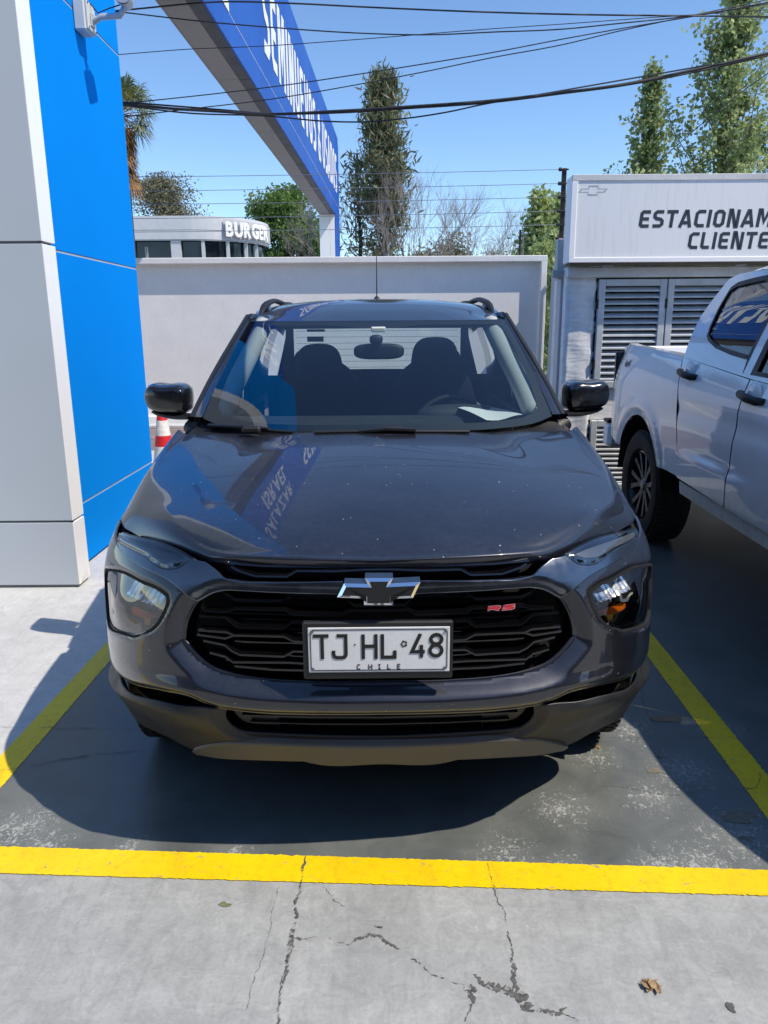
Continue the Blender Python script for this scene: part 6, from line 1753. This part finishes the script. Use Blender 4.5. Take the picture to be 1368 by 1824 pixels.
# ================================================================== the white pickup on the right
tw_ = NT('white_pickup_paint'); c = tw_.obj()
dst = tw_.noise(c, 3, 6, .65); mud = tw_.math('MULTIPLY', tw_.ramp(tw_.n('SeparateXYZ', Vector=c).outputs[2], [(.45, .7), (.85, 0.0)]), tw_.ramp(tw_.noise(c, 18, 6, .7), [(.45, 0.0), (.7, .6)]))
tw_.P(Base__Color=tw_.mix(mud, tw_.ramp(dst, [(.3, srgb(234, 235, 236)), (.7, srgb(241, 242, 243))]), srgb(150, 146, 138)), Roughness=.3, Coat__Weight=1.0, Coat__Roughness=.03)
M_wpaint = tw_.m
WT0 = Vector((2.66, 3.75, 0))
wtk = thing('white_pickup_truck', 'white double cab pickup with dark wheels parked at the right', 'pickup truck', WT0)
Zw = [.3, .5, .62, .75, .9, 1.0, 1.08, 1.16, 1.24, 1.4, 1.6, 1.75, 1.9]; Iw = [.05, .012, .0, -.004, -.004, .0, .008, .028, .055, .115, .20, .28, .40]
def winset(z): return (np.interp(z - .03, Zw, Iw) + np.interp(z, Zw, Iw) + np.interp(z + .03, Zw, Iw)) / 3
def xs(Y):
    Y = np.asarray(Y, float); return 1.725 + .03 * (Y - 3.5) + .10 * np.clip((Y - 5.75) / .5, 0, 1) ** 2 + .25 * np.clip((2.0 - Y) / .8, 0, 1) ** 2
def SX(Y, Z, off=0.0): return np.stack([xs(Y) + winset(Z) - off, Y, Z], -1)
def tw(px, py, base=0.0):
    d = ray(px, py); Y = 4.5; z = 1.0
    for _ in range(30):
        x = float(xs(Y) + winset(np.array(z))) + base; k = x / d.x; Y = Y * .5 + .5 * (d.y * k); z = z * .5 + .5 * (CAMZ + d.z * k)
    return (Y, z)
WCX = 2.66
def wpanel(name, poly, mat=None, holes=(), off=None, thick=.012, h=.04, parent=None, both_=True, base=0.0, edge=.002):
    off = off or (lambda y, z: np.zeros_like(y)); res_ = []
    VV, T = tri2d(poly, holes, h)
    for far in ((False, True) if both_ else (False,)):
        def fn(v, far=far):
            f = lambda y, z: SX(y, z, base + off(y, z))
            y, z = v[:, 0], v[:, 1]; p = f(y, z); e = .005
            n = np.cross(f(y + e, z) - f(y - e, z), f(y, z + e) - f(y, z - e)); n /= np.linalg.norm(n, axis=1)[:, None]; n *= np.where(n[:, :1] > 0, -1, 1)
            if far: p = p.copy(); p[:, 0] = 2 * WCX - p[:, 0]; n = n * np.array([-1, 1, 1])
            return p, n
        par = parent[1 if far else 0] if isinstance(parent, (list, tuple)) else (parent or wtk)
        res_.append(shell(name, VV, T, fn, mat or M_wpaint, par, thick, edge, flip=not far))
    return res_
W_ = lambda *pts: [tw(*p) for p in pts]
AY, AZ, AR = tw(1142, 815)[0], .40, .40
ax_y = 5.22
wh_r = .385; wfy = ax_y - 3.02
def warch(yc, r=.47, zlo=.56, zc=.42, n=18): 
    t0 = math.asin((zlo - zc) / r); return [(yc + r * math.cos(t), zc + r * .98 * math.sin(t)) for t in np.linspace(t0, math.pi - t0, n)]
ry = 6.12
cabgap = W_((1216, 636), (1209.6, 671), (1206.5, 707), (1205, 787), (1208, 849))
bedtop = W_((1217, 634), (1160, 621), (1108, 610))
zsill = cabgap[-1][1]
zs = zsill
ay = warch(ax_y, .47, zs, .42)
bed_poly = [cabgap[0]] + [cabgap[1], cabgap[2], cabgap[3], (cabgap[4][0], zs)] + ay[::-1] + [(ry - .12, zs + .02), (ry, zs + .12), (ry + .03, .95), (ry, bedtop[-1][1] - .04), (ry - .05, bedtop[-1][1])] + [bedtop[1]]
bs = wpanel('bed_side', bed_poly, off=lambda y, z: .016 * np.exp(-((np.hypot(y - ax_y, z - .42) - .53) / .05) ** 2) * (z > .45) - .01 * ss(z, bedtop[1][1] - .05, bedtop[1][1]))
dgap = W_((1329.5, 665), (1309, 757), (1298, 902))
g1y = dgap[1][0]
belt_r, belt_f = tw(1262, 612), tw(1368, 650)
def door_edge(y): return y
z_b = lambda y: float(np.interp(y, [1.8, 3.4, 4.1, 4.6], [1.16, 1.21, 1.25, 1.30]))
rd = [(cabgap[0][0] - .012, cabgap[0][1] - .0), (cabgap[2][0] - .012, cabgap[2][1]), (cabgap[3][0] - .012, cabgap[3][1]), (cabgap[4][0] - .012, zs), (g1y + .006, zs - .02), (g1y + .006, z_b(g1y))]
yb0, yb1 = cabgap[0][0] - .012, g1y + .006
fold = W_((1204, 788), (1368, 881))
fz = lambda y: fold[0][1] + (fold[1][1] - fold[0][1]) * (y - fold[0][0]) / (fold[1][0] - fold[0][0])
crease = lambda y, z: .014 * ss(fz(y) - z, 0, .03) - .010 * np.exp(-((z - 1.0) / .05) ** 2)
wpanel('rear_door', rd, off=crease)
g2y = 2.42
wpanel('front_door', [(g1y - .006, z_b(g1y)), (g1y - .006, zs - .02), (g2y, zs - .03), (g2y, z_b(g2y))], off=crease)
wpanel('fender', [(g2y - .008, z_b(g2y)), (g2y - .008, zs - .03)] + [p for p in warch(wfy, .46, zs - .03, .42)][:] + [(wfy - .62, zs), (wfy - .80, .75), (wfy - .80, 1.0), (wfy - .3, 1.12)])
wpanel('sill', [(cabgap[4][0], zs - .025), (cabgap[4][0], zs - .10), (g2y - .15, zs - .12), (g2y - .15, zs - .045)], M_wpaint, base=-.006)
# cab frame: roof line, window openings
roofl = W_((1217, 634), (1227, 606), (1245, 567), (1272, 529), (1298, 497), (1316, 488), (1368, 478))
zr = max(p[1] for p in roofl) ; zr = min(zr, 1.80)
winr = W_((1262, 607), (1259, 598), (1264, 582), (1280, 548), (1301, 513), (1314, 504), (1340, 497), (1368, 491))
winb = W_((1262, 607), (1275, 619), (1300, 630), (1330, 639), (1368, 650))
ywr = winr[0][0]
y_win_front = 2.75; y_b0, y_b1 = tw(1342, 600)[0], None
ybp = g1y + .12
rzt = lambda y: float(np.interp(y, [2.3, 2.75, 3.1, 3.7, 4.1, 4.35, 4.6], [1.30, 1.48, 1.66, 1.72, 1.70, 1.66, 1.50]))
hole1 = [p for p in winr if p[0] > ybp] + [(ybp, rzt(ybp) - .05)]
hole1 = [q for q in hole1] + [(ybp, z_b(ybp) + .025)] + [p for p in winb[::-1] if p[0] > ybp and p != winb[0]]
hole2 = [(ybp - .11, z_b(ybp) + .02), (ybp - .11, rzt(ybp) - .05), (3.12, 1.60), (2.42, 1.23)]
top_line = [p for p in roofl if p[0] > 3.3]
cab = [(cabgap[0][0] - .012, cabgap[0][1])] + top_line[1:] + [(3.1, 1.72), (2.75, 1.55), (2.26, 1.26), (2.2, z_b(2.2)), (g1y, z_b(g1y) + .003)]
cf = wpanel('cab_frame', cab, holes=[hole1, hole2], h=.03, base=-.004)
wpanel('window_seal', [(y + (y - np.mean([p[0] for p in hole1])) * .02, z + (z - np.mean([p[1] for p in hole1])) * .03) for y, z in hole1], M_mblack,
       holes=[[(np.mean([p[0] for p in hole1]) + (y - np.mean([p[0] for p in hole1])) * .95, np.mean([p[1] for p in hole1]) + (z - np.mean([p[1] for p in hole1])) * .90) for y, z in hole1]], h=.02, base=-.002, parent=cf)
wpanel('window_seal', [(y + (y - 2.9) * .02, z + (z - 1.4) * .03) for y, z in hole2], M_mblack, holes=[[(2.92 + (y - 2.92) * .95, 1.4 + (z - 1.4) * .9) for y, z in hole2]], h=.03, base=-.002, parent=cf)
M_tint = glass_mat('tinted_glass', (.22, .25, .26, 1), 1.52, 0, .05)
wpanel('side_window', hole1, M_tint, thick=0, base=-.014); wpanel('side_window', hole2, M_tint, thick=0, base=-.014)
# roof, back of cab
def xr2(y, z): return float(xs(y) + winset(np.array(z)))
RT = []
for y, z in ((2.95, 1.66), (3.2, 1.735), (3.5, max(p[1] for p in top_line)), (3.9, max(p[1] for p in top_line) - .005), (4.2, float(np.interp(4.2, sorted(p[0] for p in top_line), [q[1] for q in sorted(top_line)]))), (4.36, float(np.interp(4.36, sorted(p[0] for p in top_line), [q[1] for q in sorted(top_line)])))):
    x0_ = xr2(y, z); RT.append([np.array([x0_, y, z]), np.array([x0_ + .08, y, z + .028]), np.array([x0_ + .3, y, z + .05]), np.array([WCX, y, z + .06]), np.array([2*WCX - x0_ - .3, y, z + .05]), np.array([2*WCX - x0_ - .08, y, z + .028]), np.array([2*WCX - x0_, y, z])])
V, Fc = loft(RT, 40, 24); mk('roof', V, Fc, M_wpaint, wtk, smooth=True, local=True, recalc=True)
yk = cabgap[0][0] - .03
def across(rows, mat, name, nu=20, nv=8, sm=True):
    V, Fc = loft(rows, nu, nv); return mk(name, V, Fc, mat, wtk, smooth=sm, local=True, recalc=True)
BK = []
for y, z in ((yk, .7), (yk, 1.1), (yk - .02, cabgap[0][1])):
    x0_ = xr2(y, z) + .02; BK.append([np.array([x0_, y, z]), np.array([WCX, y + .02, z]), np.array([2*WCX - x0_, y, z])])
across(BK, M_wpaint, 'cab_back')
RG = []
for y, z in ((yk - .02, cabgap[0][1]), (4.42, 1.48), (4.36, RT[-1][0][2])):
    x0_ = xr2(y, z) + .02; RG.append([np.array([x0_, y, z]), np.array([WCX, y + .02, z + (.06 if z > 1.5 else 0)]), np.array([2*WCX - x0_, y, z])])
across(RG, M_tint, 'rear_glass')
WS = []
for y, z in ((2.2, 1.22), (2.6, 1.46), (2.95, 1.66)):
    x0_ = xr2(y, z) + .02; WS.append([np.array([x0_, y, z]), np.array([WCX, y - .08, z + .04]), np.array([2*WCX - x0_, y, z])])
across(WS, M_wind, 'windscreen')
HD = []
for y, z, dx_ in ((2.22, 1.20, .10), (1.8, 1.16, .10), (1.4, 1.09, .14), (1.2, .98, .2)):
    x0_ = float(xs(y)) + dx_; HD.append([np.array([x0_ - .06, y, z - .05]), np.array([x0_ + .1, y, z]), np.array([WCX, y - .1, z + .03]), np.array([2*WCX - x0_ - .1, y, z]), np.array([2*WCX - x0_ + .06, y, z - .05])])
across(HD, M_wpaint, 'hood', 30, 16)
FB = []
for y, z in ((1.34, .42), (1.22, .55), (1.18, .75), (1.22, .95)):
    x0_ = float(xs(1.35)); FB.append([np.array([x0_, y + .22, z]), np.array([x0_ + .3, y + .02, z]), np.array([WCX, y - .06, z]), np.array([2*WCX - x0_ - .3, y + .02, z]), np.array([2*WCX - x0_, y + .22, z])])
across(FB, M_wpaint, 'front_bumper', 30, 14)
box('front_grille', WCX - .55, WCX + .55, 1.06, 1.12, .62, .9, M_gloss, wtk, .02, local=True)
for s_ in (-1, 1): box('headlamp', WCX + s_ * .72 - .16, WCX + s_ * .72 + .16, 1.13, 1.3, .82, .96, M_refl, wtk, .03, local=True)
# bed: inner walls, top rail, floor, tailgate, tail lamps, bumper
zt0, zt1 = bedtop[0][1], bedtop[-1][1]
for far in (0, 1):
    V = []
    for k in range(9):
        y = yk + .03 + (ry - .04 - yk - .03) * k / 8; z = zt0 + (zt1 - zt0) * k / 8; x0_ = xr2(y, z) + .004; q = [(x0_, z - .012), (x0_ + .012, z + .003), (x0_ + .075, z + .003), (x0_ + .08, z - .03), (x0_ + .08, .75)]
        for (x, zz) in q: V.append((2 * WCX - x if far else x, y, zz))
    mk('bed_rail', V, [(k*5+i, k*5+i+1, (k+1)*5+i+1, (k+1)*5+i) for k in range(8) for i in range(4)], M_wpaint, wtk, smooth=True, local=True, sharp=40, recalc=True)
box('bed_floor', 1.95, 2 * WCX - 1.95, yk + .02, ry - .03, .74, .77, M_wpaint, wtk, local=True)
box('tailgate', 1.93, 2 * WCX - 1.93, ry - .05, ry + .02, .66, zt1 - .02, M_wpaint, wtk, .012, local=True)
xb_ = float(xs(ry))
for far in (0, 1):
    x0_, x1_ = (xb_ + .01, xb_ + .10)
    if far: x0_, x1_ = 2 * WCX - x1_, 2 * WCX - x0_
    box('tail_lamp', x0_, x1_, ry + .012, ry + .06, .80, zt1 - .06, simple('tail_lamp_dark', srgb(26, 14, 16), .15), wtk, .012, local=True)
box('rear_bumper', xb_ - .01, 2 * WCX - xb_ + .01, ry + .03, ry + .20, .50, .70, M_whitep, wtk, .03, local=True)
box('bumper_pad', xb_ - .015, 2 * WCX - xb_ + .015, ry + .06, ry + .19, .70, .73, M_mblack, wtk, .01, local=True)
box('chassis', 2.1, 2 * WCX - 2.1, 1.5, 6.0, .40, .62, M_void, wtk, local=True)
box('cab_interior', 2.02, 2 * WCX - 2.02, 2.4, 4.3, .6, 1.12, M_seat, wtk, local=True)
for sx_ in (2.3, 3.05):
    lump('front_seat', (sx_, 3.35, 1.2), (.24, .1, .36), M_seat, wtk, p=3, taper=.15); lump('rear_seat', (sx_, 4.15, 1.2), (.26, .09, .3), M_seat, wtk, p=3)
box('wheel_liner', 1.99, 2.02, ax_y - .55, ax_y + .55, .55, 1.0, M_void, wtk, local=True)
V = []
for k in range(15):
    t = math.pi * k / 14
    for x in (float(xs(ax_y)) + .02, 2.02): V.append((x, ax_y + .475 * math.cos(t), .42 + .465 * math.sin(t)))
mk('wheel_well', V, [(2*k, 2*k+2, 2*k+3, 2*k+1) for k in range(14)], M_void, wtk, local=True)
M_alloym = simple('alloy_dark_grey', srgb(70, 72, 75), .3, .8, var=.1)
for y in (ax_y, wfy):
    wheel(wtk, float(xs(y)) + .145, y, wh_r, .245, -1, .245, 6, M_alloym); wheel(wtk, 2 * WCX - float(xs(y)) - .145, y, wh_r, .245, 1, .245, 6, M_alloym)
# handles
for (px, py) in ((1229, 667), (1343, 709)):
    y, z = tw(px, py)
    for far in (0, 1):
        x = float(SX(np.array([y]), np.array([z]))[0][0]); X = lambda q: 2 * WCX - q if far else q
        v_, f_ = tube_geo([(X(x - .004), y + .115, z + .012), (X(x - .035), y + .085, z + .012), (X(x - .04), y, z), (X(x - .035), y - .085, z - .008), (X(x - .004), y - .115, z - .008)], [.014, .018, .02, .019, .014], 10, flat=(.75, 1.1))
        hnd = mk('door_handle', v_, f_, M_mblack, wtk, smooth=True, local=True)
        rev([(.001, -.012), (.045, -.010), (.062, -.002), (.066, .0015)], 24, 'handle_cup', M_wpaint, hnd, Matrix.Translation((X(x), y + .0, z + .015)) @ Matrix.Diagonal((1, 1, 1, 1)))
# model mark
y4, z4 = tw(1112, 652)
def m4(x, y, z):
    Y = y4 - x; Z = z4 + y; p = SX(np.array([Y]), np.array([Z]), .004 + z)[0]; return Vector(p)
f4 = [[(.03, 0), (.03, .05), (.0, .016), (.042, .016)]]; fx_ = [[(.052, .0), (.08, .034)], [(.052, .034), (.08, .0)]]; f42 = [[(.122, 0), (.122, .05), (.092, .016), (.134, .016)]]
strokes('model_mark', f4 + fx_ + f42, .0055, m4, M_dark, wtk, .002)
for ch in wtk.children: ch.matrix_parent_inverse = Matrix.Translation(-WT0)
# far door mirror and near one
for far in (0, 1):
    x = 1.62 if not far else 2 * WCX - 1.62
    mm = lump('door_mirror', (x, 2.62, 1.27), (.12, .07, .09), M_wpaint, wtk, p=3); mm.matrix_parent_inverse = Matrix.Translation(-WT0)
